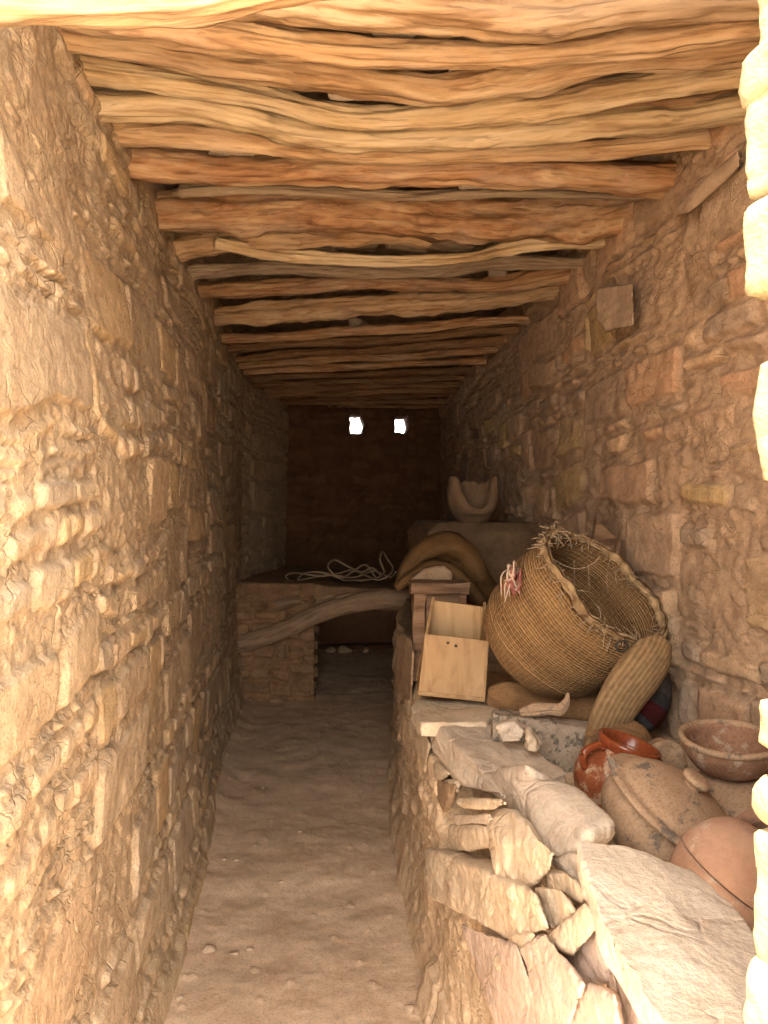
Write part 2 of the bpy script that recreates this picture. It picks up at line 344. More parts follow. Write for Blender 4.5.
# ------------------------------------------------------------------ masonry relief
def masonry(u, v, seed, big=1.0, gapw=1.0, tones=None, plaster=0.0, flat=1.0):
    """relief and tint of coursed rubble at wall coordinates u (along), v (up)"""
    rng = random.Random(seed)
    P = np.stack([u, v, np.zeros_like(u)], -1)
    uw = u + 0.045 * fbm(P, 2.6, 3, seed + 1) + 0.010 * fbm(P, 18, 2, seed + 2)
    vw = v + 0.050 * fbm(P, 1.9, 3, seed + 3) + 0.009 * fbm(P, 16, 2, seed + 4) + 0.015 * np.sin(u * 2.1 + seed)
    shp = u.shape
    h = np.zeros(shp); sm = np.zeros(shp); tint = np.ones(shp + (3,))
    umin, umax = uw.min() - 0.1, uw.max() + 0.1
    vmin, vmax = vw.min() - 0.1, vw.max() + 0.1
    ub = [umin]
    while ub[-1] < umax: ub.append(ub[-1] + rng.uniform(0.35, 1.0))
    tones = tones or [(1, 1, 1), (1.06, 1.03, 1.0), (0.95, 0.93, 0.92), (1.04, 0.98, 0.93), (0.90, 0.90, 0.92), (1.1, 1.08, 1.05), (1.02, 0.99, 0.92)]
    for k in range(len(ub) - 1):
        mk = (uw >= ub[k]) & (uw < ub[k + 1])
        if not mk.any(): continue
        vb = vmin
        while vb < vmax:
            typ = rng.random()
            ch = rng.uniform(0.022, 0.05) if typ < 0.42 else (rng.uniform(0.06, 0.11) if typ < 0.72 else rng.uniform(0.12, 0.22) * big)
            mc = mk & (vw >= vb) & (vw < vb + ch)
            if mc.any():
                bounds = [ub[k]]
                while bounds[-1] < ub[k + 1]:
                    w = rng.uniform(1.0, 4.2) * ch if ch < 0.055 else rng.uniform(0.8, 2.7) * ch * big
                    bounds.append(bounds[-1] + max(0.035, w))
                if ub[k + 1] - bounds[-2] < 0.03: bounds.pop(-2)
                bounds[-1] = ub[k + 1]
                ba = np.array(bounds)
                n = len(ba) - 1
                uu = uw[mc]; vv = vw[mc]
                ii = np.clip(np.searchsorted(ba, uu) - 1, 0, n - 1)
                R = np.array([[rng.random() for _ in range(8)] for _ in range(n)])
                # each stone is cut a little skew
                u0, u1 = ba[ii], ba[ii + 1]
                skew = (R[ii, 0] - 0.5) * 0.35 * (vv - vb - ch / 2)
                du = np.minimum(uu - u0 + skew, u1 - uu - skew)
                slack = ch * 0.22 * R[ii, 1]
                tl = (R[ii, 2] - 0.5) * 0.16 * (uu - (u0 + u1) / 2)
                dv = np.minimum(vv - vb - slack * R[ii, 3] + tl, vb + ch - vv - slack * (1 - R[ii, 3]) - tl)
                rr = 0.016 + 0.02 * R[ii, 4]
                inner = (du < rr) & (dv < rr)
                d = np.where(inner, rr - np.hypot(rr - du, rr - dv), np.minimum(du, dv))
                gp = (0.003 + 0.007 * R[ii, 5]) * gapw
                s = sstep((d - gp) / (0.007 + 0.012 * R[ii, 3]))
                gone = R[ii, 6] < (0.13 + plaster * 0.6)
                s = np.where(gone, 0.12 * s, s)
                prot = 0.015 + flat * 0.026 * R[ii, 6] * min(1, 0.55 + ch * 4)
                hh = s * (prot + flat * (R[ii, 0] - 0.5) * 0.12 * (uu - (u0 + u1) / 2) + (R[ii, 2] - 0.4) * 0.22 * (vv - vb - ch / 2))
                # dark open cracks at the foot of some stones
                crack = np.exp(-((vv - vb - 0.004) / 0.006) ** 2) * (R[ii, 7] > 0.5) * (0.4 + fbm(np.stack([uu * 9, vv * 3, uu * 0], -1), 1, 2, seed + 9))
                hh = hh - 0.022 * np.clip(crack, 0, 1) * gapw
                h[mc] = hh; sm[mc] = s
                tt = np.array(tones)[(R[ii, 7] * len(tones)).astype(int)]
                tint[mc] = tt * (0.93 + 0.14 * R[ii, 4])[:, None]
            vb += ch
    # rubble chips and mud in the joints
    f1, f2, cid = worley(np.stack([uw, vw * 1.35], -1), 26, seed + 20)
    chip = sstep((f2 - f1) / 0.25) * (cid > 0.45)
    mud = -0.004 + 0.012 * fbm(P, 14, 3, seed + 30) + 0.010 * chip * cid
    cover = sstep((fbm(P, 2.2, 4, seed + 40) - 0.22 + plaster) / 0.25)
    s2 = sm * (1 - 0.75 * cover)
    H = h * (1 - 0.6 * cover) + (1 - s2) * mud
    # split, striated faces
    H = H + s2 * (0.004 * fbm(np.stack([u * 9 + 2 * vw, v * 11, u * 0], -1), 1, 4, seed + 50)) + 0.0035 * fbm(P, 45, 3, seed + 60) + 0.016 * fbm(P, 3.2, 2, seed + 70)
    mt = (np.array([0.95, 0.91, 0.86]) * (0.93 + 0.12 * fbm(P, 9, 3, seed + 80))[..., None])
    T = tint * s2[..., None] + mt * (1 - s2)[..., None]
    T = T * (1 + 0.06 * fbm(P, 4, 3, seed + 90))[..., None]
    T = T * (1 + 0.16 * np.clip(fbm(P * np.array([1, 2.2, 1]), 30, 4, seed + 95), -1, 1) + 0.10 * chip * (cid - .7) * (1 - s2))[..., None]
    return H, T

def wall_side(name, plan, z0, z1, side, seed, mat, ny=460, nz=420, lean=None, relief=1.0, **kw):
    """a side wall whose foot follows plan = [(Y, X)...]; side=+1 faces +x, -1 faces -x"""
    ys = np.array([p[0] for p in plan]); xs = np.array([p[1] for p in plan])
    t = np.linspace(0, 1, ny)
    Y = ys[0] * (ys[-1] / ys[0]) ** t if ys[0] > 0 else ys[0] + t * (ys[-1] - ys[0])
    Z = np.linspace(z0, z1, nz)
    YY, ZZ = np.meshgrid(Y, Z, indexing='ij')
    XX = np.interp(YY, ys, xs)
    H, T = masonry(YY, ZZ, seed, **kw)
    XX = XX + side * H * relief
    XX = XX + side * 0.03 * fbm(np.stack([YY, ZZ, 0 * YY], -1), 0.9, 2, seed + 5)
    if lean is not None: XX = XX + lean(YY, ZZ)
    V = np.stack([XX, YY, ZZ], -1).reshape(-1, 3)
    Fc = grid_faces(ny, nz)
    if side < 0: Fc = Fc[:, ::-1]
    return link(name, make_mesh(name, V, Fc, mat, attr=T.reshape(-1, 3)))

def add_shell(o, dx):
    """give the wall its thickness"""
    md = o.modifiers.new('thickness', 'SOLIDIFY'); md.thickness = abs(dx); md.offset = -1; md.use_rim = True
    return o

LEFT = [(0.52, -0.47), (2.3, -0.475), (3.3, -0.49), (5.0, -0.525), (6.4, -0.52), (7.2, -0.38), (8.35, -0.17)]
RIGHT = [(0.52, 1.20), (2.0, 1.20), (2.8, 1.215), (4.4, 1.28), (6.0, 1.33), (8.35, 1.48)]
tonesL = [(1, 1, 1), (1.05, 1.02, 0.98), (0.96, 0.93, 0.90), (1.06, 0.99, 0.93), (0.92, 0.93, 0.96), (1.1, 1.06, 1.0), (1.08, 1.0, 0.84), (1, 0.97, 0.93)]
tonesR = [(1, 1, 1), (1.05, 1.0, 0.96), (0.93, 0.92, 0.92), (1.12, 0.95, 0.85), (0.86, 0.88, 0.92), (1.2, 1.15, 1.05), (1.03, 1.01, 0.76), (1.0, 0.93, 0.88), (1.06, 0.96, 0.9)]
wl = wall_side('wall_left', LEFT, -0.05, 2.95, 1, 11, M['wallL'], ny=620, nz=520, tones=tonesL, relief=0.62, gapw=1.1, flat=0.30, big=1.25, plaster=-0.02, lean=lambda Y, Z: 0.05 * np.clip((0.5 - Z) / 0.5, 0, 1) ** 2 - 0.085 * np.clip((Z - 1.7) / 0.7, 0, 1) * np.clip((4.2 - Y) / 1.0, 0, 1))
struct(wl, 'long rubble stone wall on the left of the passage', 'wall')
wr = wall_side('wall_right', RIGHT, -0.05, 2.95, -1, 23, M['wallR'], ny=520, nz=460, tones=tonesR, relief=0.9, flat=0.4, plaster=0.02, big=1.3)
struct(wr, 'mud mortared stone wall on the right behind the basket', 'wall')

# back wall with two square vents through it
def back_wall():
    Yb = 8.2; th = 0.35
    vents = []
    for (px0, py0, px1, py1) in ((350, 415, 363, 433), (395.5, 417, 408, 432)):
        a = W(px0, py1, y=Yb); b = W(px1, py0, y=Yb)
        vents.append((a[0], b[0], a[2], b[2]))
    xs = sorted(set(list(np.linspace(-0.6, 1.75, 95)) + [v[k] for v in vents for k in (0, 1)]))
    zs = sorted(set(list(np.linspace(0.70, 2.95, 90)) + [v[k] for v in vents for k in (2, 3)]))
    X, Z = np.meshgrid(xs, zs, indexing='ij')
    H, T = masonry(X, Z, 37, plaster=0.05)
    PX = np.stack([X, Z, 0 * X], -1)
    V = np.stack([X + .022 * fbm(PX, 11, 2, 3), Yb - H, Z + .022 * fbm(PX, 11, 2, 4)], -1).reshape(-1, 3)
    nz = len(zs); faces = []
    def inside(x, z):
        return any(v[0] < x < v[1] and v[2] < z < v[3] for v in vents)
    for i in range(len(xs) - 1):
        for j in range(nz - 1):
            if inside((xs[i] + xs[i + 1]) / 2, (zs[j] + zs[j + 1]) / 2): continue
            faces.append((i * nz + j, (i + 1) * nz + j, (i + 1) * nz + j + 1, i * nz + j + 1))
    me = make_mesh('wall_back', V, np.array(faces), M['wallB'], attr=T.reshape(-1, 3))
    bm = bmesh.new(); bm.from_mesh(me)
    be = [e for e in bm.edges if e.is_boundary]
    r = bmesh.ops.extrude_edge_only(bm, edges=be)
    for v in r['geom']:
        if isinstance(v, bmesh.types.BMVert): v.co.y = Yb + th
    # low chamber added behind the platform opening to keep it dark, leaks closed off
    for (a0, a1, b0, b1, c0, c1) in ((-.75, 1.9, 11.0, 11.2, -.6, .85), (-.75, -.6, 8.3, 11.1, -.6, .85), (1.7, 1.9, 8.3, 11.1, -.6, .85), (-.75, 1.9, 8.5, 11.2, .70, .85), (-.75, 1.9, 8.3, 11.2, -.6, -.5), (-.75, 1.9, 8.33, 8.5, -.6, .035)):
        bmesh.ops.create_cube(bm, size=1, matrix=Matrix.Translation(((a0 + a1) / 2, (b0 + b1) / 2, (c0 + c1) / 2)) @ Matrix.Diagonal((a1 - a0, b1 - b0, c1 - c0, 1)))
    bm.normal_update(); bm.to_mesh(me); bm.free()
    return link('wall_back', me)
wb = struct(back_wall(), 'dark far end wall pierced by two small square vents', 'wall')

# floor of trodden earth
def floor_h(X, Y, seed=5):
    P = np.stack([X, Y, 0 * X], -1)
    f1, f2, cid = worley(P, 22, 91)
    peb = np.clip(0.32 - f1, 0, 1) * (cid > 0.94) * 0.035
    # earth banks up against the foot of both walls
    bank = 0.035 * np.exp(-(np.clip(X + 0.46, 0, 9) / 0.05) ** 1.3)
    return 0.018 * fbm(P, 1.8, 3, seed) + 0.007 * fbm(P, 9, 4, seed + 3) + peb + 0.0022 * fbm(P, 40, 3, seed + 6) + bank
ny, nx = 520, 220
Yf = 0.9 * (8.35 / 0.9) ** np.linspace(0, 1, ny); Xf = np.linspace(-0.62, 1.7, nx)
Xf = np.concatenate([np.linspace(-0.62, 0.95, 190), np.linspace(0.97, 1.7, 20)]); nx = len(Xf)
YY, XX = np.meshgrid(Yf, Xf, indexing='ij')
PT = np.stack([XX, YY, 0 * XX], -1)
T = (1 + 0.10 * fbm(PT, 2.5, 4, 66))[..., None] * np.array([1.0, 1.0, 1.0])
fl = link('floor', make_mesh('floor', np.stack([XX, YY, floor_h(XX, YY)], -1).reshape(-1, 3), grid_faces(ny, nx)[:, ::-1], M['floor'], attr=T.reshape(-1, 3)))
struct(fl, 'dusty trodden earth floor of the passage', 'floor')

# ground outside the doorway
gme = make_mesh('ground', [(-14, -16, -0.03), (14, -16, -0.03), (14, 0.95, -0.03), (-14, 0.95, -0.03)], [(0, 1, 2, 3)], M['ground'])
struct(link('ground', gme), 'bare sunlit ground outside the doorway', 'ground')

# ceiling: packed mud and brush above the logs
nyc, nxc = 260, 90
Yc = np.linspace(0.5, 8.5, nyc); Xc = np.linspace(-0.8, 1.8, nxc)  # front strip, out of view, added to keep sun off the near walls
YY, XX = np.meshgrid(Yc, Xc, indexing='ij')
P = np.stack([XX, YY, 0 * XX], -1)
Zc = 2.80 + 0.03 * fbm(P, 7, 4, 12) + 0.015 * fbm(P * np.array([1, 5, 1]), 12, 3, 13)
cl = link('ceiling', make_mesh('ceiling', np.stack([XX, YY, Zc], -1).reshape(-1, 3), grid_faces(nyc, nxc), M['brush']))
add_shell(cl, 0.22)
cl.modifiers[0].offset = 1
struct(cl, 'dark mud and brush packed above the ceiling logs', 'ceiling')

# ------------------------------------------------------------------ logs
def spline(pts, n):
    pts = np.asarray(pts, dtype=float)
    d = np.r_[0, np.cumsum(np.linalg.norm(np.diff(pts[:, :3], axis=0), axis=1))]
    t = np.linspace(0, d[-1], n)
    m = np.zeros_like(pts)
    m[1:-1] = (pts[2:] - pts[:-2]) / (d[2:] - d[:-2])[:, None]
    m[0] = (pts[1] - pts[0]) / (d[1] - d[0]); m[-1] = (pts[-1] - pts[-2]) / (d[-1] - d[-2])
    k = np.clip(np.searchsorted(d, t) - 1, 0, len(d) - 2)
    h = (d[k + 1] - d[k]); s = (t - d[k]) / h
    s = s[:, None]; h = h[:, None]
    return ((2 * s**3 - 3 * s**2 + 1) * pts[k] + (s**3 - 2 * s**2 + s) * h * m[k] + (-2 * s**3 + 3 * s**2) * pts[k + 1] + (s**3 - s**2) * h * m[k + 1]), t

def tube_mesh(name, pts, mat, n=60, seg=20, seed=0, rough=0.0, flat=1.0, ridge=0.0, ends=True, up=(0, 0, 1), shape=None, knots=0):
    """pts rows: x, y, z, radius. flat squeezes the section along `up`."""
    S, t = spline(pts, n)
    C, R = S[:, :3], np.clip(S[:, 3], 0.0015, None)
    Tn = np.gradient(C, axis=0); Tn /= np.linalg.norm(Tn, axis=1)[:, None] + 1e-9
    upv = np.array(up, float)
    A = np.cross(upv, Tn); 
    bad = np.linalg.norm(A, axis=1) < 1e-3
    A[bad] = np.array([1, 0, 0])
    A /= np.linalg.norm(A, axis=1)[:, None]
    B = np.cross(Tn, A)
    th = np.linspace(0, 2 * math.pi, seg, endpoint=False)
    ct, stn = np.cos(th), np.sin(th)
    NP = np.stack([np.repeat(t[:, None], seg, 1), np.repeat(ct[None], n, 0), np.repeat(stn[None], n, 0)], -1)
    rad = np.ones((n, seg))
    if rough:
        rad += rough * fbm(NP * np.array([4.5, 1.1, 1.1]), 1, 3, seed) + rough * 0.45 * fbm(NP * np.array([14, 2.2, 2.2]), 1, 3, seed + 4)
    if ridge:
        rad += ridge * fbm(NP * np.array([3.0, 5.0, 5.0]), 1, 3, seed + 9)
        rad -= ridge * 1.4 * np.clip(fbm(NP * np.array([2.0, 3.2, 3.2]), 1, 2, seed + 15) - 0.28, 0, 1) * 3
    rng = random.Random(seed)
    for _ in range(knots):
        tk = rng.uniform(0.1, 0.9) * t[-1]; ak = rng.uniform(0, 6.28)
        da = np.arctan2(np.sin(th - ak), np.cos(th - ak))
        g = np.exp(-((t[:, None] - tk) / 0.04) ** 2 - (da[None] / 0.5) ** 2)
        ring = np.exp(-((t[:, None] - tk) / 0.015) ** 2 - (da[None] / 0.2) ** 2)
        rad += 0.28 * g - 0.22 * ring
    if shape is not None: rad *= shape(th)[None]
    rad = rad * R[:, None]
    V = C[:, None, :] + A[:, None, :] * (rad * ct[None])[..., None] + B[:, None, :] * (rad * stn[None])[..., None] * flat
    G = np.stack([np.repeat(t[:, None], seg, 1), rad * ct[None], rad * stn[None]], -1)
    V = V.reshape(-1, 3); G = G.reshape(-1, 3)
    Fq = [tuple(f) for f in grid_faces(n, seg, True)[:, ::-1]]
    if ends:
        V = np.vstack([V, C[0] - Tn[0] * R[0] * 0.15, C[-1] + Tn[-1] * R[-1] * 0.15]); G = np.vstack([G, [t[0], 0, 0], [t[-1], 0, 0]])
        i0, i1 = n * seg, n * seg + 1
        for j in range(seg):
            j2 = (j + 1) % seg
            Fq.append((i0, j, j2)); Fq.append((i1, (n - 1) * seg + j2, (n - 1) * seg + j))
    return make_mesh(name, V, Fq, mat, gc=G)

ZL = 2.56   # underside of the logs
def zline(y):  # the logs rise a little towards the far end
    return ZL + 0.01 * max(0, y - 3)
ORD = ['first', 'second', 'third', 'fourth', 'fifth', 'sixth', 'seventh', 'eighth', 'ninth', 'tenth', 'eleventh', 'twelfth', 'thirteenth', 'fourteenth', 'fifteenth', 'sixteenth', 'seventeenth', 'eighteenth', 'nineteenth', 'twentieth']
# picture line of each log's middle, its half thickness in the picture, material, look, lift above the common underside
LOGS = [
    ([(-60, 8), (0, 6), (100, 6), (190, 3), (280, -12), (380, -24), (500, -34), (700, -40), (960, -45)], 15, 'log', 'pale bright log over the doorway at the top left, nearest of the ceiling logs', 0.00),
    ([(130, -16), (240, -12), (368, 6), (470, 17), (560, 15), (640, 4), (800, -6)], 21, 'log', 'broad flaky log across the top, sagging towards its right half', 0.0),
    ([(60, 16), (140, 22), (220, 33), (300, 45), (368, 52), (472, 56), (576, 49), (680, 36), (790, 20)], 14, 'log', 'orange curved log running wall to wall below the broad flaky log', 0.0),
    ([(20, 30), (60, 36), (150, 48), (210, 60), (310, 73), (400, 86), (446, 90), (524, 78), (602, 60), (690, 52), (790, 38)], 14, 'log', 'long tan log dipping at its middle, fourth from the doorway', 0.01),
    ([(60, 66), (82, 70), (180, 85), (260, 97), (340, 116), (400, 118), (472, 112), (576, 98), (680, 82), (780, 66)], 12, 'logpale', 'thin tan log under the dipping log, fifth from the doorway', 0.02),
    ([(470, 122), (560, 114), (640, 108), (700, 103), (770, 96)], 10, 'logred', 'short dark reddish log at the right, tapering to the left', 0.045),
    ([(76, 106), (94, 107), (182, 107), (234, 117), (292, 132), (368, 140), (472, 136), (576, 126), (680, 118), (760, 104)], 12, 'logpale', 'pale smooth log with a slit shadow above it, from the left wall', 0.0),
    ([(80, 131), (110, 133), (210, 137), (290, 147), (368, 154), (500, 152), (620, 148), (700, 140), (740, 136)], 9, 'log', 'slim yellowish log between the pale log and the flaky brown log', 0.015),
    ([(104, 162), (120, 162), (208, 168), (312, 170), (400, 170), (500, 169), (620, 177), (690, 178), (730, 178)], 15, 'logred', 'wide cracked log with a dark brown right half', 0.0),
    ([(180, 191), (240, 189), (330, 192), (420, 196), (520, 192), (640, 196)], 5, 'loggrey', 'thin grey pole wedged above the thickest log', 0.04),
    ([(140, 211), (180, 211), (280, 208), (368, 210), (430, 216), (500, 219), (580, 217), (640, 208), (672, 205)], 23, 'logred', 'thickest rust orange log, lumpy on its underside', 0.0),
    ([(140, 254), (165, 250), (225, 240), (290, 236), (360, 232), (430, 238)], 12, 'log', 'bent reddish branch running up into the thickest log at the left', 0.03),
    ([(215, 243), (250, 249), (310, 257), (368, 260), (430, 260), (472, 257), (520, 246), (570, 243), (640, 240)], 6, 'logpale', 'thin pale branch curving below the dark gap', 0.0),
    ([(160, 275), (200, 272), (270, 268), (340, 271), (420, 272), (500, 262), (592, 263), (625, 262)], 7, 'loggrey', 'grey slender log below the thin pale branch', 0.01),
    ([(175, 293), (205, 291), (300, 287), (368, 282), (440, 284), (500, 284), (560, 274), (618, 262)], 8, 'logred', 'slim reddish log rising to the right wall', 0.0),
    ([(190, 318), (215, 316), (290, 311), (350, 306), (420, 303), (480, 300), (540, 292), (600, 278)], 10, 'log', 'light brown log with a flat stone tucked under its middle', 0.0),
]
nlog = 0
def add_log(line, hpx, mk, label, lift, seed):
    name = 'ceiling_log'
    pts = []
    ym = line[len(line) // 2][1]
    dmid = (ZL + 0.05 - EYE) * F / (512 - ym)
    # picture thickness -> radius: the log is seen from below at angle elev
    elev = math.atan((512 - ym) / F)
    r = hpx * dmid / F * 1.12
    if seed == 100: r = 0.030
    for (px, py) in line:
        p = W(px, py, y=1.16) if seed == 100 else W(px, py, z=zline(dmid) + r * 0.85 + lift)
        pts.append([p[0], p[1], p[2], r])
    pts = np.array(pts)
    if seed != 135 and seed != 100 and line[-1][0] > 560 or seed >= 400: pts = np.vstack([pts, pts[-1] + (pts[-1] - pts[-2]) / np.linalg.norm((pts[-1] - pts[-2])[:3]) * 0.14])
    rs = np.random.RandomState(seed)
    pts[:, 3] = r * (1 + 0.16 * rs.uniform(-1, 1, len(pts)))
    n = int(max(40, np.linalg.norm(pts[-1, :3] - pts[0, :3]) / 0.011))
    c = pts[len(pts) // 2, :3].copy()
    pts[:, :3] -= c
    me = tube_mesh(name, pts, M[mk], n=n, seg=44, seed=seed, rough=0.40, ridge=0.20, knots=6, flat=0.85)
    o = link(name, me, loc=c)
    return tag(o, label, 'log', 'gnarled logs laid across the ceiling')
for k, (line, hpx, mk, label, lift) in enumerate(LOGS):
    add_log(line, hpx, mk, label, lift, 100 + 7 * k)
# the smaller logs towards the far end, coloured darker in place of shade
far_rows = [331, 341, 350.5, 359, 367, 374.5, 381, 387, 392.5, 397.5, 402, 406]
rs = np.random.RandomState(4)
for k, yv in enumerate(far_rows):
    f = (yv - 325) / 85.0
    xl = 224 + 62 * f - 10; xr = 560 - 120 * f + 12
    tilt = -26 * (1 - f) + rs.uniform(-3, 3)
    line = []
    for q in range(6):
        s = q / 5
        line.append((xl + (xr - xl) * s, yv - tilt * (0.35 - s) * 1.0 + rs.uniform(-2.2, 2.2) * (1 - 0.6 * f)))
    hp = 5.6 * (1 - 0.62 * f) + rs.uniform(-0.3, 0.8)
    lab = f"{['brown','reddish','dusty'][k % 3]} crooked log deep in the ceiling, {ORD[k]} behind the flat stone tucked among the logs"
    add_log(line, hp, ['logred', 'logshade', 'logshade', 'logred'][k % 4] if k < 5 else 'logshade', lab, rs.uniform(0, 0.02), 400 + k)

# dark log stubs lying lengthwise in the gap above
for k, (px, py, w) in enumerate([(300, 243, 34), (345, 240, 30), (398, 241, 28), (440, 241, 30)]):
    p = W(px, py, z=2.72); q = W(px + w * 0.9, py + 2, z=2.73); 
    pts = [[p[0] - 0.05, p[1], p[2], 0.035], [(p[0] + q[0]) / 2, p[1] + 0.02, p[2] + 0.01, 0.045], [q[0] + 0.02, q[1], q[2], 0.04]]
    lab = ['dark stub of wood at the left end of the ceiling gap', 'dark stub of wood left of centre in the ceiling gap', 'dark stub of wood right of centre in the ceiling gap', 'round ended dark stub of wood at the right of the ceiling gap'][k]
    o = link('wood_stub', tube_mesh('wood_stub', pts, M['loggrey'], n=20, seg=16, seed=k, rough=0.2, ridge=0.1))
    tag(o, lab, 'wood stub', 'dark stubs in the ceiling gap')

# ------------------------------------------------------------------ rocks
def hull_rock(name, pts, mat, voxel=0.008, amp=0.006, seed=0, smooth=2, parent=None, facet=0.95, stri=None):
    pts = np.asarray(pts, float)
    bm = bmesh.new()
    for p in pts: bm.verts.new(p)
    r = bmesh.ops.convex_hull(bm, input=bm.verts)
    junk = [g for g in set(r['geom_interior']) | set(r['geom_unused']) if isinstance(g, bmesh.types.BMVert) and g.is_valid]
    if junk: bmesh.ops.delete(bm, geom=list(set(junk)), context='VERTS')
    bmesh.ops.recalc_face_normals(bm, faces=bm.faces)
    me = bpy.data.meshes.new('t'); bm.to_mesh(me); bm.free()
    o = bpy.data.objects.new('t', me); COL.objects.link(o)
    md = o.modifiers.new('r', 'REMESH'); md.mode = 'VOXEL'; md.voxel_size = voxel
    ms = o.modifiers.new('s', 'SMOOTH'); ms.factor = 0.5; ms.iterations = smooth
    dg = bpy.context.evaluated_depsgraph_get()
    me2 = bpy.data.meshes.new_from_object(o.evaluated_get(dg))
    bpy.data.objects.remove(o); bpy.data.meshes.remove(me)
    n = len(me2.vertices)
    co = np.zeros(n * 3, np.float32); me2.vertices.foreach_get('co', co); co = co.reshape(-1, 3).astype(float)
    no = np.zeros(n * 3, np.float32); me2.vertices.foreach_get('normal', no); no = no.reshape(-1, 3)
    size = np.ptp(pts, axis=0).max()
    low = fbm(co, 1.6 / max(size, 0.05), 2, seed)
    cs = co * np.array([1, .45, 1])
    mid = fbm(cs, 24, 4, seed + 3, 0.55)
    # chipped steps
    st = fbm(cs, 10, 2, seed + 8); st = np.floor(st * 7) / 7 - st
    P2 = co * np.array([1, .5, 4.0]); bed = fbm(P2, 16, 3, seed + 5)
    d = amp * 1.3 * (2.0 * low + 1.0 * mid + facet * 2.2 * st + 0.4 * bed)
    side = 1 - np.abs(no[:, 2]) * 0.5
    co = co + no * (d * side)[:, None]
    c = co.mean(0)
    me2.vertices.foreach_set('co', (co - c).astype(np.float32).ravel())
    me2.polygons.foreach_set('use_smooth', np.ones(len(me2.polygons), dtype=bool))
    me2.materials.clear(); me2.materials.append(mat)
    me2.name = name; me2.update()
    return me2, c

def rock(name, label, groups, mat='rock', ext=(0.12, 0.02, -0.02), seed=0, group=None, cat='stone', voxel=0.007, amp=0.006, smooth=2, extra=()):
    """groups: [(plane, value, [(px, py)...])] visible outline pieces on world planes; ext: how far the stone goes on behind them"""
    pts = []
    e = np.array(ext)
    for (pl, val, poly) in groups:
        mx_, my_ = np.mean([q[0] for q in poly]), np.mean([q[1] for q in poly])
        gr = 1.05 if pl == 'x' and len(poly) > 3 else 1.0
        for (px, py) in poly:
            px = mx_ + (px - mx_) * gr; py = my_ + (py - my_) * gr
            p = W(px, py, **{pl: val}); pts.append(p)
            if pl == 'x':
                dv = p - np.array([0, 0, EYE]); pts.append(p + dv / np.linalg.norm(dv) * max(.05, np.linalg.norm(e) * 1.05))
            elif pl == 'z': pts.append(p + np.array([0, 0, -abs(e[2]) - 0.03]))
            elif pl in ('y', 'd'): pts.append(p + e)
    for p in extra: pts.append(np.array(p))
    me, c = hull_rock(name, pts, M[mat], seed=seed, voxel=voxel, amp=amp, smooth=smooth)
    o = link(name, me, loc=c)
    return tag(o, label, cat, group)

G1 = 'loose stones piled along the low wall'
X = 'x'; Z = 'z'; Yp = 'y'; D = 'd'
rock('flat_stone', 'long flat tan stone capping the low wall just in front of the wooden box',
     [(Z, .83, [(429, 714), (443, 704), (465, 708), (486, 726), (537, 747), (568, 772), (552, 777), (494, 768), (463, 756), (441, 728)]), (X, .40, [(427, 722), (427, 740)]), (X, .415, [(443, 769), (462, 788)]), (X, .455, [(504, 798)])],
     'rockpale', ext=(0.1, 0.0, 0.0), seed=1, group=G1, amp=0.008)
rock('stone', 'rounded pale stone bridging the two flat capping stones', [(X, .47, [(489, 784), (503, 768), (526, 766), (512, 800), (500, 796)]), (Z, .91, [(526, 766), (552, 780)])], 'rockpale', ext=(.1, .03, -.01), seed=2, group=G1)
rock('block_stone', 'blocky pale stone with a sharp ridge, left of the lidded pot',
     [(X, .46, [(507, 788), (511, 780), (527, 829), (509, 806), (556, 855)]), (Z, .93, [(543, 781), (578, 789), (616, 820), (591, 829)]), (X, .52, [(591, 838), (580, 846)])],
     'rockpale', ext=(.12, .03, -.0), seed=3, group=G1, amp=0.007)
rock('stone', 'nose shaped pale stone jutting over the long lower stone',
     [(X, .40, [(492, 830), (500, 862), (501, 874), (523, 891), (549, 873), (553, 853)]), (X, .42, [(492, 813), (515, 812), (528, 832), (489, 828)])], 'rock', ext=(.085, .02, 0), seed=4, group=G1, amp=0.008)
thin = [([(459, 799), (500, 797), (506, 804), (494, 811), (466, 808), (457, 803)], 'thin flat stone, upper of the two thin ones stacked under the capping stone'),
        ([(452, 814), (489, 812), (492, 819), (489, 826), (457, 825)], 'thin pale stone, lower of the two thin ones stacked under the capping stone'),
        ([(450, 824), (486, 827), (492, 845), (453, 852), (449, 832)], 'wedge shaped stone under the two thin stacked ones'),
        ([(437, 780), (457, 785), (450, 807), (443, 813), (434, 793)], 'upright brownish stone left of the thin stacked stones'),
        ([(423, 769), (437, 762), (449, 773), (440, 780), (430, 777)], 'small pointed stone poking out under the left end of the capping stone'),
        ([(444, 780), (458, 782), (457, 791), (446, 788)], 'tiny stone chinked above the upright brownish stone')]
for k, (poly, lab) in enumerate(thin):
    rock('stone', lab, [(X, .385 + .006 * k, poly)], ['rock', 'rockpale', 'rock', 'rockdark', 'rock', 'rock'][k], ext=(.085, .02, 0), seed=10 + k, group=G1, voxel=.006, amp=.005, smooth=1)
rock('long_stone', 'long rough pale stone low on the wall, bearing the nose shaped stone',
     [(X, .375, [(430, 850), (449, 857), (497, 880), (534, 893), (546, 928), (509, 940), (464, 912), (431, 894)]), (X, .43, [(436, 846), (452, 850), (490, 858)])], 'rock', ext=(.085, .02, 0), seed=20, group=G1, amp=.009)
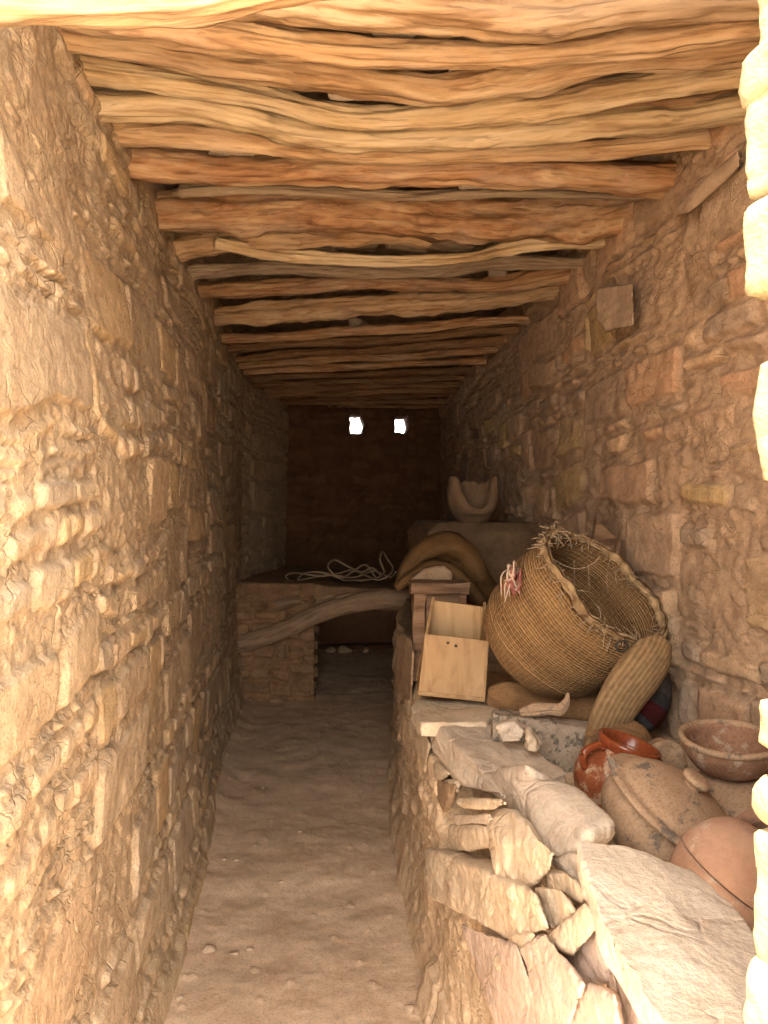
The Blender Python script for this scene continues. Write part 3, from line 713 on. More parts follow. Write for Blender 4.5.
more = [([(534, 887), (559, 888), (574, 911), (551, 932), (539, 912)], .40, 'rock', 'squarish stone right of the long rough stone'),
        ([(546, 873), (564, 870), (590, 895), (581, 902), (549, 888)], .42, 'rock', 'slanting flat stone beneath the tip of the blocky stone'),
        ([(556, 858), (577, 853), (592, 880), (585, 888), (556, 866)], .45, 'rockpale', 'small slanting stone against the left corner of the big slab'),
        ([(546, 940), (584, 903), (602, 921), (574, 955)], .38, 'rock', 'lozenge shaped stone left of the big slab'),
        ([(494, 960), (516, 932), (534, 935), (529, 955), (501, 970)], .375, 'rock', 'small flat topped stone below the long rough stone'),
        ([(519, 950), (544, 934), (583, 985), (563, 1040), (548, 1040), (530, 985)], .365, 'rockpink', 'narrow upright stone leaning at the bottom of the pile'),
        ([(556, 956), (604, 928), (617, 946), (609, 980), (584, 987)], .41, 'rockpink', 'pinkish triangular stone below the lozenge shaped stone'),
        ([(609, 950), (636, 962), (690, 1050), (624, 1050), (606, 980)], .40, 'rockpink', 'pinkish stone under the left side of the big slab'),
        ([(567, 1010), (589, 985), (614, 995), (624, 1050), (563, 1050)], .375, 'rockpink', 'greyish pink stone at the bottom between the leaning and pinkish stones'),
        ([(464, 926), (517, 947), (530, 985), (550, 1050), (505, 1050), (480, 975)], .37, 'rockpink', 'large smooth stone bulging at the foot of the pile')]
for k, (poly, xv, mk, lab) in enumerate(more):
    rock('stone', lab, [(X, xv, poly)], mk, ext=(.08, .02, 0), seed=30 + k, group=G1, voxel=.006, amp=.006, smooth=2)
rock('stone_slab', 'big pale slanting slab at the lower right, nearest the camera',
     [(Z, 1.0, [(577, 841), (629, 843), (600, 920)]), (Z, .985, [(694, 866), (747, 914), (800, 980)]), (Z, 1.0, [(655, 1010), (690, 1075), (790, 1075)]), (X, .375, [(601, 925), (640, 1010)])],
     'rockpale', ext=(.02, 0, -.015), seed=50, amp=.006, voxel=.005, group=G1)
rock('flat_stone', 'flat brown stone under the wooden box at the edge of the low wall', [(Z, .845, [(408, 706), (416, 697), (494, 700), (499, 706), (486, 722), (420, 722)])], 'rock', ext=(0, 0, -.02), seed=60, group=G1)
rock('stone', 'brown stone jutting from the low wall left of the capping stone', [(X, .395, [(406, 722), (420, 718), (430, 745), (426, 762), (415, 748)])], 'rock', ext=(.12, 0, 0), seed=61, group=G1)
rock('stone', 'rough upright stone in the low wall left of the wooden box', [(X, .425, [(396, 690), (397, 640), (402, 634), (411, 640), (413, 655), (411, 700)])], 'rockdark', ext=(.12, 0, 0), seed=62, group=G1)
rock('stone', 'small cream stone leaning on the speckled slab', [(D, 2.10, [(497, 727), (515, 721), (525, 731), (523, 744), (500, 745)])], 'rockpale', ext=(.02, .05, 0), seed=63, group=G1, voxel=.005)
rock('stone', 'small brown stone right of the cream stone by the speckled slab', [(D, 2.05, [(527, 734), (537, 742), (540, 752), (526, 752)])], 'rock', ext=(.02, .05, 0), seed=64, group=G1, voxel=.005)
rock('stone', 'dusty round stone between the glazed jar and the shallow bowl', [(D, 2.05, [(641, 752), (652, 744), (668, 739), (682, 744), (688, 762), (684, 778), (645, 775)])], 'clay', ext=(.03, .12, -.03), seed=65, group=G1, voxel=.006)

# speckled slab standing on edge
rock('speckled_slab', 'speckled grey rectangular slab standing on edge behind the flat capping stone',
     [(Yp, 2.17, [(493, 714), (632, 736), (629, 790), (493, 770)]), (Yp, 2.23, [(497, 709), (632, 729)])], 'marble', ext=(0.0, .03, 0), seed=66, voxel=.006, amp=.0025, cat='slab')

# pebbles on the floor
for k, (px, py, s) in enumerate([(209, 951, 12), (233, 953, 8), (158, 1002, 12), (224, 862, 5), (180, 1000, 7), (262, 788, 4), (281, 884, 5), (250, 948, 6), (410, 1012, 12), (300, 832, 4), (236, 862, 4), (352, 905, 4)]):
    p = W(px, py, z=0.0); r = s * 1.5 / (py - 512) * 0.8
    rg = np.random.RandomState(k + 5); dirs = rg.normal(size=(16, 3)); dirs /= np.linalg.norm(dirs, axis=1)[:, None]
    me, c = hull_rock('pebble', p + np.array([0, 0, r * 0.22 + float(floor_h(np.array([p[0]]), np.array([p[1]]))[0])]) + dirs * np.array([r, r * 0.8, r * 0.45]), M['rockmid'], voxel=max(.003, r / 7), amp=.0015, seed=k, smooth=2)
    tag(link('pebble', me, loc=c), 'small stone lying loose on the dusty floor of the passage', 'pebble', 'loose pebbles on the floor')

# pale stones wedged between ceiling logs
cst = [(325, 22, 42, 7, 'grey white stone wedged above the top logs, left of centre'), (400, 32, 30, 8, 'cream stone between the two topmost logs at the centre'), (455, 75, 9, 3, 'small white chip between logs above the dipping log'), (488, 74, 10, 3, 'second small white chip right of the first, above the dipping log'),
       (352, 96, 24, 6, 'crumbly cream stone under the dipping log, left of centre'), (650, 123, 20, 5, 'greyish stone wedged at the right end of the dark reddish log'), (480, 188, 22, 5, 'thin pale stone above the thickest log, centre'), (215, 193, 28, 4, 'flat tan stone above the thickest log, left end'), (590, 197, 24, 4, 'flat tan stone above the thickest log, right end'),
       (497, 273, 11, 7, 'pale squarish stone right of centre below the dark gap'), (362, 331, 14, 3, 'flat pale stone tucked among the logs at the centre'), (230, 157, 26, 9, 'crumbly whitish lump on the cracked log near the left wall')]
for k, (px, py, hw, hh, lab) in enumerate(cst):
    zt = 2.63
    pts = []
    rg = np.random.RandomState(50 + k)
    for q in range(14):
        a = rg.uniform(0, 6.28); p = W(px + hw * math.cos(a), py + hh * math.sin(a), z=zt); pts.append(p); pts.append(p + np.array([0, 0, .05 + .02 * rg.rand()]))
    me, c = hull_rock('wedged_stone', pts, M['rockpale'], voxel=.006, amp=.004, seed=70 + k, smooth=1)
    tag(link('wedged_stone', me, loc=c), lab, 'stone', 'pale stones wedged between the ceiling logs')

# stone block jutting from the right wall under the logs
rock('jutting_stone', 'squared reddish stone jutting from the right wall below the ceiling logs',
     [(X, 1.12, [(598, 290), (632, 284), (633, 325), (605, 332), (597, 318)])], 'rockmid', ext=(.16, .02, 0), seed=90, voxel=.008, amp=.006)
rock('leaning_stone', 'long flat stone lying aslant at the top of the right wall', [(X, 1.13, [(676, 205), (738, 150), (739, 168), (690, 212), (676, 216)])], 'rockmid', ext=(.12, 0, 0), seed=91, voxel=.008, amp=.006)

# ------------------------------------------------------------------ low wall and the shelf behind it
FACE = [(0.60, 0.43), (1.4, 0.42), (2.3, 0.415), (3.5, 0.445), (5.0, 0.60), (6.2, 0.80)]
fy = np.array([p[0] for p in FACE]); fx = np.array([p[1] for p in FACE])
def top_z(Y):
    return np.interp(Y, [0.6, 1.0, 1.5, 2.1, 2.5, 2.7, 6.3], [0.80, 0.80, 0.74, 0.70, 0.77, 0.80, 0.82])
ny, nz = 420, 230
Y1 = 0.6 * (6.3 / 0.6) ** np.linspace(0, 1, ny)
s = np.linspace(0, 1, nz)
YY, SS = np.meshgrid(Y1, s, indexing='ij')
ZT = top_z(YY)
nzf = 150
V = np.zeros((ny, nz + 70, 3)); 
ZZ = -0.05 + SS * (ZT + 0.05)
P = np.stack([YY, ZZ, 0 * YY], -1)
H, T0 = masonry(YY, ZZ, 57, plaster=0.45, gapw=0.8, flat=.4)
mudT = np.ones_like(T0) * (1 + 0.12 * fbm(P, 5, 3, 8))[..., None]
# the face leans back and is smeared with mud, rounded where it meets the top
zlow = np.interp(YY, [1.0, 1.4, 1.75, 1.8, 2.2, 2.3, 2.45], [.40, .45, .52, .52, .36, .60, .76])
XXf = np.interp(YY, fy, fx) + 0.105 * sstep((ZZ - zlow) / .05) * sstep((2.55 - YY) / .15) - H * 0.7 - 0.022 * fbm(P, 4, 3, 58) - 0.05 * np.clip((0.3 - ZZ) / 0.3, 0, 1) ** 2 + 0.03 * sstep((SS - 0.9) / 0.1)
V[:, :nz, 0] = XXf; V[:, :nz, 1] = YY; V[:, :nz, 2] = ZZ
q = np.linspace(0, 1, 71)[1:]
YY2, QQ = np.meshgrid(Y1, q, indexing='ij')
X2 = XXf[:, -1:] + (1.42 - XXf[:, -1:]) * QQ
P2 = np.stack([X2, YY2, 0 * YY2], -1)
f1, f2, cid = worley(P2, 14, 33)
bench = np.interp(YY2, [0.6, 1.1, 1.3, 1.9, 2.2, 2.6, 6.3], [0.70, 0.66, 0.66, 0.67, 0.745, 0.79, 0.82])
Z2 = bench + (top_z(YY2) - bench) * np.exp(-(QQ * 8) ** 2) + 0.02 * fbm(P2, 6, 4, 44) + 0.02 * np.clip(0.5 - f1, 0, 1) * cid
V[:, nz:, 0] = X2; V[:, nz:, 1] = YY2; V[:, nz:, 2] = Z2
TT = np.concatenate([T0 * 0.35 + mudT * 0.72, np.ones((ny, 70, 3)) * (0.9 + 0.15 * fbm(P2, 8, 3, 3))[..., None]], 1)
lw = link('wall_low', make_mesh('wall_low', V.reshape(-1, 3), grid_faces(ny, nz + 70)[:, ::-1], M['mud'], attr=TT.reshape(-1, 3)))
struct(lw, 'low mud plastered stone wall holding the shelf of pots and baskets', 'wall')

# plastered block against the right wall that carries the broken stone vessel
def plastered_block(name, x0, x1, y0, y1, z0, z1, mat, seed, amp=.02, rnd=.06, voxel=.014):
    pts = []
    rg = np.random.RandomState(seed)
    for xx in (x0, x1):
        for yy in (y0, y1):
            for zz, k in ((z0, 0), (z1 - rnd, 0), (z1, rnd)):
                sx = k if xx == x0 else -k; sy = k if yy == y0 else -k
                pts.append((xx + sx + rg.uniform(-.01, .01), yy + sy, zz + rg.uniform(-.008, .008)))
    return hull_rock(name, pts, mat, voxel=voxel, amp=amp, seed=seed, smooth=4)
a = W(430, 540, y=4.0); b_ = W(545, 540, y=4.0)
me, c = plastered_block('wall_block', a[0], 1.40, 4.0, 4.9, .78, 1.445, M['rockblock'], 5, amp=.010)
struct(link('wall_block', me, loc=c), 'waist high plastered block against the right wall under the broken vessel', 'wall')

# ------------------------------------------------------------------ platform at the far end
def platform():
    # pier
    parts = []
    nx_, nz_ = 90, 110
    def face(p0, p1, z0, z1, seed, n1, n2, nrm):
        u = np.linspace(0, 1, n1); v = np.linspace(0, 1, n2)
        U, Vv = np.meshgrid(u, v, indexing='ij')
        L_ = math.dist(p0, p1)
        H, T = masonry(U * L_ + seed, z0 + Vv * (z1 - z0), seed, big=0.7)
        Xp = p0[0] + (p1[0] - p0[0]) * U + nrm[0] * H; Yp_ = p0[1] + (p1[1] - p0[1]) * U + nrm[1] * H
        return np.stack([Xp, Yp_, z0 + (z1 - z0) * Vv], -1).reshape(-1, 3), grid_faces(n1, n2), T.reshape(-1, 3)
    ax = W(244, 690, y=6.1)[0] - 0.08; bx = W(314, 690, y=6.1)[0]
    parts.append(face((ax, 6.08), (bx, 6.10), -0.05, 0.93, 71, 90, 110, (0, -1)))
    parts.append(face((bx, 6.10), (bx - 0.0, 6.95), -0.05, 0.80, 72, 60, 90, (1, 0)))
    # deck and its front edge
    cx = 1.40
    n1, n2 = 120, 80
    U, Vv = np.meshgrid(np.linspace(0, 1, n1), np.linspace(0, 1, n2), indexing='ij')
    Xd = ax + (cx - ax) * U
    f = Vv
    # the deck profile: under side, front edge, top side
    yd = np.where(f < 0.3, 8.2 - (8.2 - 6.14) * (f / 0.3), np.where(f < 0.42, 6.14, 6.14 + (8.2 - 6.14) * ((f - 0.42) / 0.58)))
    edge_top = np.interp(Xd, [ax, 0.1, 0.5, cx], [0.945, 0.91, 0.87, 0.86])
    edge_bot = np.interp(Xd, [ax, bx, bx + .25, cx], [0.50, 0.62, 0.735, 0.775])
    zd = np.where(f < 0.3, 0.79, np.where(f < 0.42, edge_bot + (edge_top - edge_bot) * ((f - 0.3) / 0.12), edge_top))
    zd = np.where(f < 0.3, np.minimum(0.79, edge_bot), zd)
    P = np.stack([Xd, yd, zd], -1)
    nn = fbm(P, 9, 4, 5) * 0.022 + fbm(P, 30, 3, 6) * 0.008
    zd = zd + nn; yd = yd - nn * 0.8
    parts.append((np.stack([Xd, yd, zd], -1).reshape(-1, 3), grid_faces(n1, n2), np.ones((n1 * n2, 3)) * 0.95))
    V, Fs, T, off = [], [], [], 0
    for v, f_, t in parts:
        V.append(v); Fs.append(f_ + off); T.append(t); off += len(v)
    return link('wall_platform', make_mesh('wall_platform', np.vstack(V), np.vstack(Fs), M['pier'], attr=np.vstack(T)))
struct(platform(), 'raised masonry platform on a stone pier at the far end', 'wall')

pts = []
for (px, py, r) in [(228, 646, .07), (255, 640, .07), (292, 627, .07), (317, 615, .075), (340, 607, .078), (370, 601, .082), (403, 601, .085), (440, 605, .08)]:
    p = W(px, py, y=6.05); pts.append([p[0], 6.05, p[2], r])
pts = np.array(pts); c = pts[3, :3].copy(); pts[:, :3] -= c
o = link('bowed_beam', tube_mesh('bowed_beam', pts, M['logbrown'], n=110, seg=28, seed=77, rough=.15, ridge=.07, knots=1), loc=c)
tag(o, 'bowed log arching over the low dark opening under the far platform', 'beam')
# pieces lying on the platform edge
for k, (a0, b0, r, nm, lab) in enumerate([((336, 598), (387, 590), .02, 'stick', 'pale straight stick lying on the front edge of the far platform'), ((275, 606), (300, 600), .045, 'wood_block', 'pale wood offcut set in the platform edge above the pier'), ((386, 592), (412, 592), .022, 'stick', 'short brown stick on the platform edge beside the hide'),
                                       ((300, 606), (345, 592), .012, 'stick', 'thin crooked twig on the platform edge left of the pale stick'), ((316, 596), (368, 590), .010, 'stick', 'thin twig under the rope on the platform')]):
    p = W(*a0, y=6.08 + .02 * k); q_ = W(*b0, y=6.10 + .02 * k)
    m_ = (p + q_) / 2 + np.array([0, 0, .006])
    P3 = np.array([[*p, r], [*m_, r * 1.1], [*q_, r]]); c = m_; P3[:, :3] -= c
    tag(link(nm, tube_mesh(nm, P3, M['logbrown'], n=20, seg=10, seed=k, rough=.12, ridge=.05), loc=c), lab, 'stick' if nm == 'stick' else 'wood block')
# tangled rope
rope_px = [(291, 583), (286, 576), (292, 573), (305, 574), (322, 576), (340, 573), (352, 570), (365, 575), (378, 580), (388, 576), (393, 568), (388, 560), (383, 552), (380, 560), (384, 572), (376, 577), (366, 565), (352, 572), (340, 578), (328, 567), (335, 560), (347, 566), (362, 572), (372, 568), (380, 576), (364, 582), (352, 586), (344, 580), (330, 575), (310, 578), (298, 580), (303, 574), (318, 572), (338, 576), (356, 577), (374, 571), (390, 577), (396, 572)]
pts = []
for k, (px, py) in enumerate(rope_px):
    yy = 6.35 + 0.12 * math.sin(k * 1.3)
    p = W(px, py, y=yy); pts.append([p[0], p[1], max(p[2], .915 + .004 * (k % 3)), .0085])
pts = np.array(pts); c = pts[:, :3].mean(0); pts[:, :3] -= c
tag(link('rope', tube_mesh('rope', pts, M['rope'], n=520, seg=8, seed=2, rough=.12), loc=c), 'tangled pale rope heaped on the far platform', 'rope')
# earth crumbs inside the opening
for k, (px, w, lab) in enumerate([(330, 7, 'left clod of rubble on the floor inside the dark opening'), (345, 9, 'middle clod of rubble on the floor inside the dark opening'), (366, 6, 'right clod of rubble on the floor inside the dark opening')]):
    p = W(px, 650, z=0.02); r = w * p[1] / F
    rg = np.random.RandomState(k); dd = rg.normal(size=(14, 3)); dd /= np.linalg.norm(dd, axis=1)[:, None]
    me, c = hull_rock('rubble_clod', p + dd * np.array([r, r, r * .6]), M['rockdark'], voxel=.012, amp=.006, seed=k)
    tag(link('rubble_clod', me, loc=c), lab, 'rubble')

# ------------------------------------------------------------------ pots
def lathe(name, prof, mat, seg=72, rim_fn=None, wob=0.0, seed=0, close=True, n=None, sq=(1, 1)):
    """prof: (r, z) from outer foot up over the rim and down inside; rim_fn(theta) scales heights above the foot"""
    prof = np.array(prof, float)
    if n:
        S, _ = spline(np.c_[prof, np.zeros((len(prof), 2))], n); prof = S[:, :2]
    prof[:, 0] = np.clip(prof[:, 0], 0.0005, None)
    th = np.linspace(0, 2 * math.pi, seg, endpoint=False)
    r, th2 = np.meshgrid(prof[:, 0], th, indexing='ij'); z, _ = np.meshgrid(prof[:, 1], th, indexing='ij')
    P = np.stack([np.cos(th2) * 1.3, np.sin(th2) * 1.3, z * 9], -1)
    r = r * (1 + wob * fbm(P, 1.0, 3, seed))
    if rim_fn is not None:
        z = rim_fn(th2, z)
    V = np.stack([r * np.cos(th2) * sq[0], r * np.sin(th2) * sq[1], z], -1).reshape(-1, 3)
    Fq = [tuple(f) for f in grid_faces(len(prof), seg, True)[:, ::-1]]
    if close:
        Fq.append(tuple(range(seg - 1, -1, -1))); nl = (len(prof) - 1) * seg; Fq.append(tuple(nl + j for j in range(seg)))
    G = np.stack([th2 * prof[:, 0].max(), np.cumsum(np.r_[0, np.linalg.norm(np.diff(prof, axis=0), axis=1)])[:, None] + 0 * th2, 0 * th2], -1).reshape(-1, 3)
    return make_mesh(name, V, Fq, mat, gc=G)

def axis_rot(ax):
    return Vector([float(v) for v in ax]).to_track_quat('Z', 'Y').to_euler()

# broken stone vessel on the block
base = W(473, 523, y=4.22); base[2] = 1.445
def broken(th, z):
    # th measured from +x; the side towards the room's mouth (-y) is broken away
    front = np.cos(th + math.pi / 2 - 0.05)
    peak = np.interp(front, [-1, -0.3, 0.3, 0.5, 0.72, 0.9, 1], [0.23, 0.235, 0.262, 0.255, 0.17, 0.10, 0.08]) + 0.006 * np.sin(th * 5) + 0.004 * np.sin(th * 15 + 1)
    return np.where(z > 0.03, 0.03 + (z - 0.03) * (peak - 0.03) / 0.24, z)
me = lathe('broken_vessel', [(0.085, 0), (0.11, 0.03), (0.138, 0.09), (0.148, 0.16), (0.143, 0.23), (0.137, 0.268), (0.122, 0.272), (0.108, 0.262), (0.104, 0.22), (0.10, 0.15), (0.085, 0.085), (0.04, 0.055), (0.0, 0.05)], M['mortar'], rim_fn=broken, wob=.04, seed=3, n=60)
tag(link('broken_vessel', me, loc=base), 'broken stone vessel with a jagged open front, standing on the plastered block', 'vessel')

# brown hide folded over stones beside the platform
def px_tube(name, line, mat, yv, seed, flat=1.0, n=70, seg=26, rough=.12, up=(0, 1, 0), dy=None, ridge=0, shape=None):
    P = []
    for k, (px, py, rpx) in enumerate(line):
        d = yv + (dy[k] if dy else 0); p = W(px, py, d=d); P.append([*p, rpx * d / F])
    P = np.array(P); c = P[:, :3].mean(0); P[:, :3] -= c
    return tube_mesh(name, P, mat, n=n, seg=seg, seed=seed, rough=rough, flat=flat, up=up, ridge=ridge, shape=shape), c
t = empty('hide_sack', W(445, 600, d=3.6), 'limp brown hide sack folded over a stone behind the wooden box', 'sack')
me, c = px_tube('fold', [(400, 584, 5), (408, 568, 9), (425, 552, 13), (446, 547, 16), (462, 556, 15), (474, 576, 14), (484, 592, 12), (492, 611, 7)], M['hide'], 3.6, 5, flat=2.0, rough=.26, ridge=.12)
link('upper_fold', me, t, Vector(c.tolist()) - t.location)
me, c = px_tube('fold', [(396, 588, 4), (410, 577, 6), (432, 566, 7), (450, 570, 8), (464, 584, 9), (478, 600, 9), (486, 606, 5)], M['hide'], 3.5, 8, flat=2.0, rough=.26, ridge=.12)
link('lower_fold', me, t, Vector(c.tolist()) - t.location)
rock('stone', 'greyish brown stone under the arch of the hide sack', [(D, 3.35, [(412, 580), (425, 569), (446, 566), (456, 574), (452, 585), (413, 588)])], 'rockdark', ext=(0, .2, -.02), seed=95, voxel=.01)
# rough wooden box frame with a plank lid
def box_mesh(name, corners8, mat, bevel=.003, seed=0, wear=0.0):
    bm = bmesh.new(); vs = [bm.verts.new(p) for p in corners8]
    for f in ((0, 1, 2, 3), (7, 6, 5, 4), (0, 4, 5, 1), (1, 5, 6, 2), (2, 6, 7, 3), (3, 7, 4, 0)): bm.faces.new([vs[i] for i in f])
    bmesh.ops.recalc_face_normals(bm, faces=bm.faces)
    bmesh.ops.bevel(bm, geom=list(bm.edges), offset=bevel, segments=2, affect='EDGES', profile=.6)
    if wear:
        bmesh.ops.triangulate(bm, faces=bm.faces)
        bmesh.ops.subdivide_edges(bm, edges=list(bm.edges), cuts=5, use_grid_fill=True)
        co = np.array([v.co[:] for v in bm.verts]); d = fbm(co, 14, 3, seed) * wear
        for v, k in zip(bm.verts, d): v.co += Vector((float(k), float(-k) * .7, float(k)))
    me = bpy.data.meshes.new(name); bm.to_mesh(me); bm.free(); me.materials.append(mat)
    return me
def brick(x0, x1, y0, y1, z0, z1):
    return [(x0, y0, z0), (x1, y0, z0), (x1, y0, z1), (x0, y0, z1), (x0, y1, z0), (x1, y1, z0), (x1, y1, z1), (x0, y1, z1)]
p0 = W(413, 625, d=3.15); p1 = W(467, 583, d=3.15)
org = (p0[0], p0[1], 0.80)
t = empty('old_wooden_box', org, 'battered old wooden box with a thick plank lid, behind the clean wooden box', 'box', rot=(0, 0, -.12))
wd, ht = p1[0] - p0[0], p1[2] - 0.80
link('lid', box_mesh('lid', brick(-.01, wd + .01, -.02, .20, ht - .045, ht), M['oldwood'], seed=1, wear=.010), t)
link('side_panel', box_mesh('side', brick(0, .055, 0, .18, 0, ht - .045), M['oldwood'], seed=2, wear=.012), t)
link('front_panel', box_mesh('front', brick(.055, wd - .02, .03, .055, 0, ht - .045), M['oldwood'], seed=3, wear=.006), t)
link('side_panel', box_mesh('side', brick(wd - .03, wd, 0, .18, 0, ht - .045), M['oldwood'], seed=4, wear=.006), t)
link('back_panel', box_mesh('back', brick(0.03, wd - .02, .155, .18, 0, ht - .045), M['oldwood'], seed=5, wear=.006), t)

# clean open wooden box
fl_ = W(418, 695, d=2.60); fr_ = W(485, 702, d=2.56); ftl = W(425, 634, d=2.64); ftr = W(489, 641, d=2.60)
btl = W(432, 600, d=2.84); btr = W(486, 607, d=2.80)
fl_, fr_, ftl, ftr, btl, btr = [np.array(p) for p in (fl_, fr_, ftl, ftr, btl, btr)]
depth_v = np.array([.03, .24, 0.0])
bl_ = fl_ + depth_v; br_ = fr_ + depth_v
bl_[2] = fl_[2] + .0; br_[2] = fr_[2] + .0
org = fl_.copy()
t = empty('wooden_box', org, 'open light wooden box with thin sides, standing at the edge of the low wall', 'box')
def quad_panel(name, a, b, c_, d, th, mat, parent):
    """panel with corners a b c d, thickened by th along its normal"""
    a, b, c_, d = [np.array(v) - org for v in (a, b, c_, d)]
    n = np.cross(b - a, d - a); n = n / np.linalg.norm(n) * th
    return link(name, box_mesh(name, [a, b, c_, d, a + n, b + n, c_ + n, d + n], mat, bevel=.0015), parent)
fp = quad_panel('front_panel', fl_, fr_, ftr, ftl, -.012, M['crate'], t)
quad_panel('back_panel', bl_, br_, btr, btl, .012, M['crate'], t)
quad_panel('side_panel', fl_, bl_, btl + np.array([0, 0, .012]), ftl, .010, M['crate'], t)
quad_panel('side_panel', fr_, br_, btr + np.array([0, 0, .018]), ftr, -.010, M['crate'], t)
quad_panel('bottom_panel', fl_ + [0, 0, .004], fr_ + [0, 0, .004], br_ + [0, 0, .004], bl_ + [0, 0, .004], .010, M['crate'], t)
# two nail holes with a pale scratch, on the front
for (px, py) in ((448, 643), (456, 646)):
    p = W(px, py, d=2.595) - org
    bm = bmesh.new(); bmesh.ops.create_cone(bm, segments=10, radius1=.005, radius2=.004, depth=.004, cap_ends=True, matrix=Matrix.Translation(p) @ Matrix.Rotation(math.pi / 2, 4, 'X'))
    me = bpy.data.meshes.new('nail'); bm.to_mesh(me); bm.free(); me.materials.append(M['darkcord'])
    nl = link('nail', me, t)

# ------------------------------------------------------------------ basket
RC = W(603, 585, d=2.42)
ax = np.array([.46 * CA + -.46 * 0, 0, 0])
right = np.array([CA, -SA, 0]); fwd = np.array([SA, CA, 0]); upv = np.array([0, 0, 1.])
axis = right * .50 + upv * .62 - fwd * .52; axis /= np.linalg.norm(axis)
Lb = .40
BC = RC - axis * Lb
t = empty('woven_basket', BC, 'large plaited grass basket leaning on the right wall with its mouth gaping', 'basket', rot=axis_rot(axis))
tz = t.rotation_euler.to_matrix()
def loc_of(p):
    return np.array(tz.transposed() @ Vector((np.array(p) - BC).tolist()))
long_dir = right * .77 - upv * .63; ld = loc_of(BC + long_dir); la = math.atan2(ld[1], ld[0])
def basket_surface():
    n, seg = 150, 200
    s_ = np.linspace(0, 1, n)
    prof_r = np.interp(s_, [0, .03, .12, .3, .6, .85, 1], [.10, .155, .20, .232, .243, .232, .222])
    prof_z = np.interp(s_, [0, .03, .12, 1], [0.0, .004, .04, Lb])
    th = np.linspace(0, 2 * math.pi, seg, endpoint=False)
    R, TH = np.meshgrid(prof_r, th, indexing='ij'); Zz, _ = np.meshgrid(prof_z, th, indexing='ij'); S2, _ = np.meshgrid(s_, th, indexing='ij')
    rel = TH - la
    R = R * (1 + 0.05 * S2 * np.cos(2 * rel) + .035 * S2 * np.cos(3 * rel + 1) + .03 * fbm(np.stack([np.cos(TH) * 1.5, np.sin(TH) * 1.5, Zz * 6], -1), 1, 3, 5))
    Zz = Zz + S2 ** 3 * (.010 * np.sin(2 * rel + .5) + .007 * np.sin(5 * rel) + .003 * np.sin(9 * rel + 2))
    R = R + .0022 * np.abs(np.sin(Zz * 2 * math.pi / .036)) 
    return R, TH, Zz, S2
R, TH, Zz, S2 = basket_surface()
out = np.stack([R * np.cos(TH), R * np.sin(TH), Zz], -1)
inn = np.stack([(R - .013) * np.cos(TH), (R - .013) * np.sin(TH), np.where(S2 < .04, Zz + .013, Zz)], -1)[::-1]
n, seg = R.shape
V = np.concatenate([out, inn], 0).reshape(-1, 3)
G = np.stack([TH * .23, Zz * 0 + np.cumsum(np.full(R.shape, 1.0 / n), 0) * .48, 0 * TH], -1)
G = np.concatenate([G, G[::-1]], 0).reshape(-1, 3)
Fq = [tuple(f) for f in grid_faces(2 * n, seg, True)[:, ::-1]]
Fq.append(tuple(range(seg - 1, -1, -1))); Fq.append(tuple((2 * n - 1) * seg + j for j in range(seg)))
link('body', make_mesh('basket_body', V, Fq, M['basket'], gc=G), t)
# frayed rolled rim
rim = []
for j in range(0, seg + 1, 4):
    jj = j % seg
    rim.append([out[-1, jj, 0] * .985, out[-1, jj, 1] * .985, out[-1, jj, 2], .0145 + .003 * math.sin(j * .9)])
link('rim', tube_mesh('rim', rim, M['basketrim'], n=420, seg=14, seed=4, rough=.55, ridge=.35, ends=False), t)
# loose fibres along the rim
fib = []
rg = np.random.RandomState(8)
def strands(name, items, mat, parent, seg=5, nn=8):
    V, Fs, off = [], [], 0
    for P3 in items:
        me = tube_mesh('tmp', P3, None, n=nn, seg=seg)
        v = np.zeros(len(me.vertices) * 3, np.float32); me.vertices.foreach_get('co', v); v = v.reshape(-1, 3)
        for p in me.polygons: Fs.append(tuple(off + i for i in p.vertices))
        V.append(v); off += len(v); bpy.data.meshes.remove(me)
    return link(name, make_mesh(name, np.vstack(V), Fs, mat), parent)
for _ in range(420):
    j = rg.randint(seg); b0 = out[-1, j] * np.array([.985, .985, 1]); dd = np.array([math.cos(TH[0, j]), math.sin(TH[0, j]), 0])
    l = rg.uniform(.010, .032); k1 = rg.normal(size=3) * .012
    fib.append([[*b0, .0011], [*(b0 + dd * l * .4 * rg.choice([-1, 1]) + k1), .001], [*(b0 + dd * l * .6 * rg.choice([-1, 1]) + k1 * 1.6 - np.array([0, 0, l * .7])), .0007]])
fo = strands('loose_fibres', fib, M['rope'], t); fo['kind'] = 'stuff'
# hanging cords inside
items = []
for (px, py, dl) in ((607, 572, 20), (588, 565, 26), (574, 560, 24), (616, 570, 14)):
    a_ = loc_of(W(px, py, d=2.50)); b1 = loc_of(W(px + 1, py + dl, d=2.50)); m1 = (a_ + b1) / 2 + rg.normal(size=3) * .004
    items.append([[*a_, .0013], [*m1, .0013], [*b1, .001]])
a_ = loc_of(W(556, 553, d=2.42)); pts_ = [[*loc_of(W(px, py, d=2.40)), .0018] for (px, py) in ((549, 556), (565, 566), (580, 569), (594, 563), (600, 556))]
items.append(pts_)
for it_ in items: strands('hanging_cord', [it_], M['rope'], t)
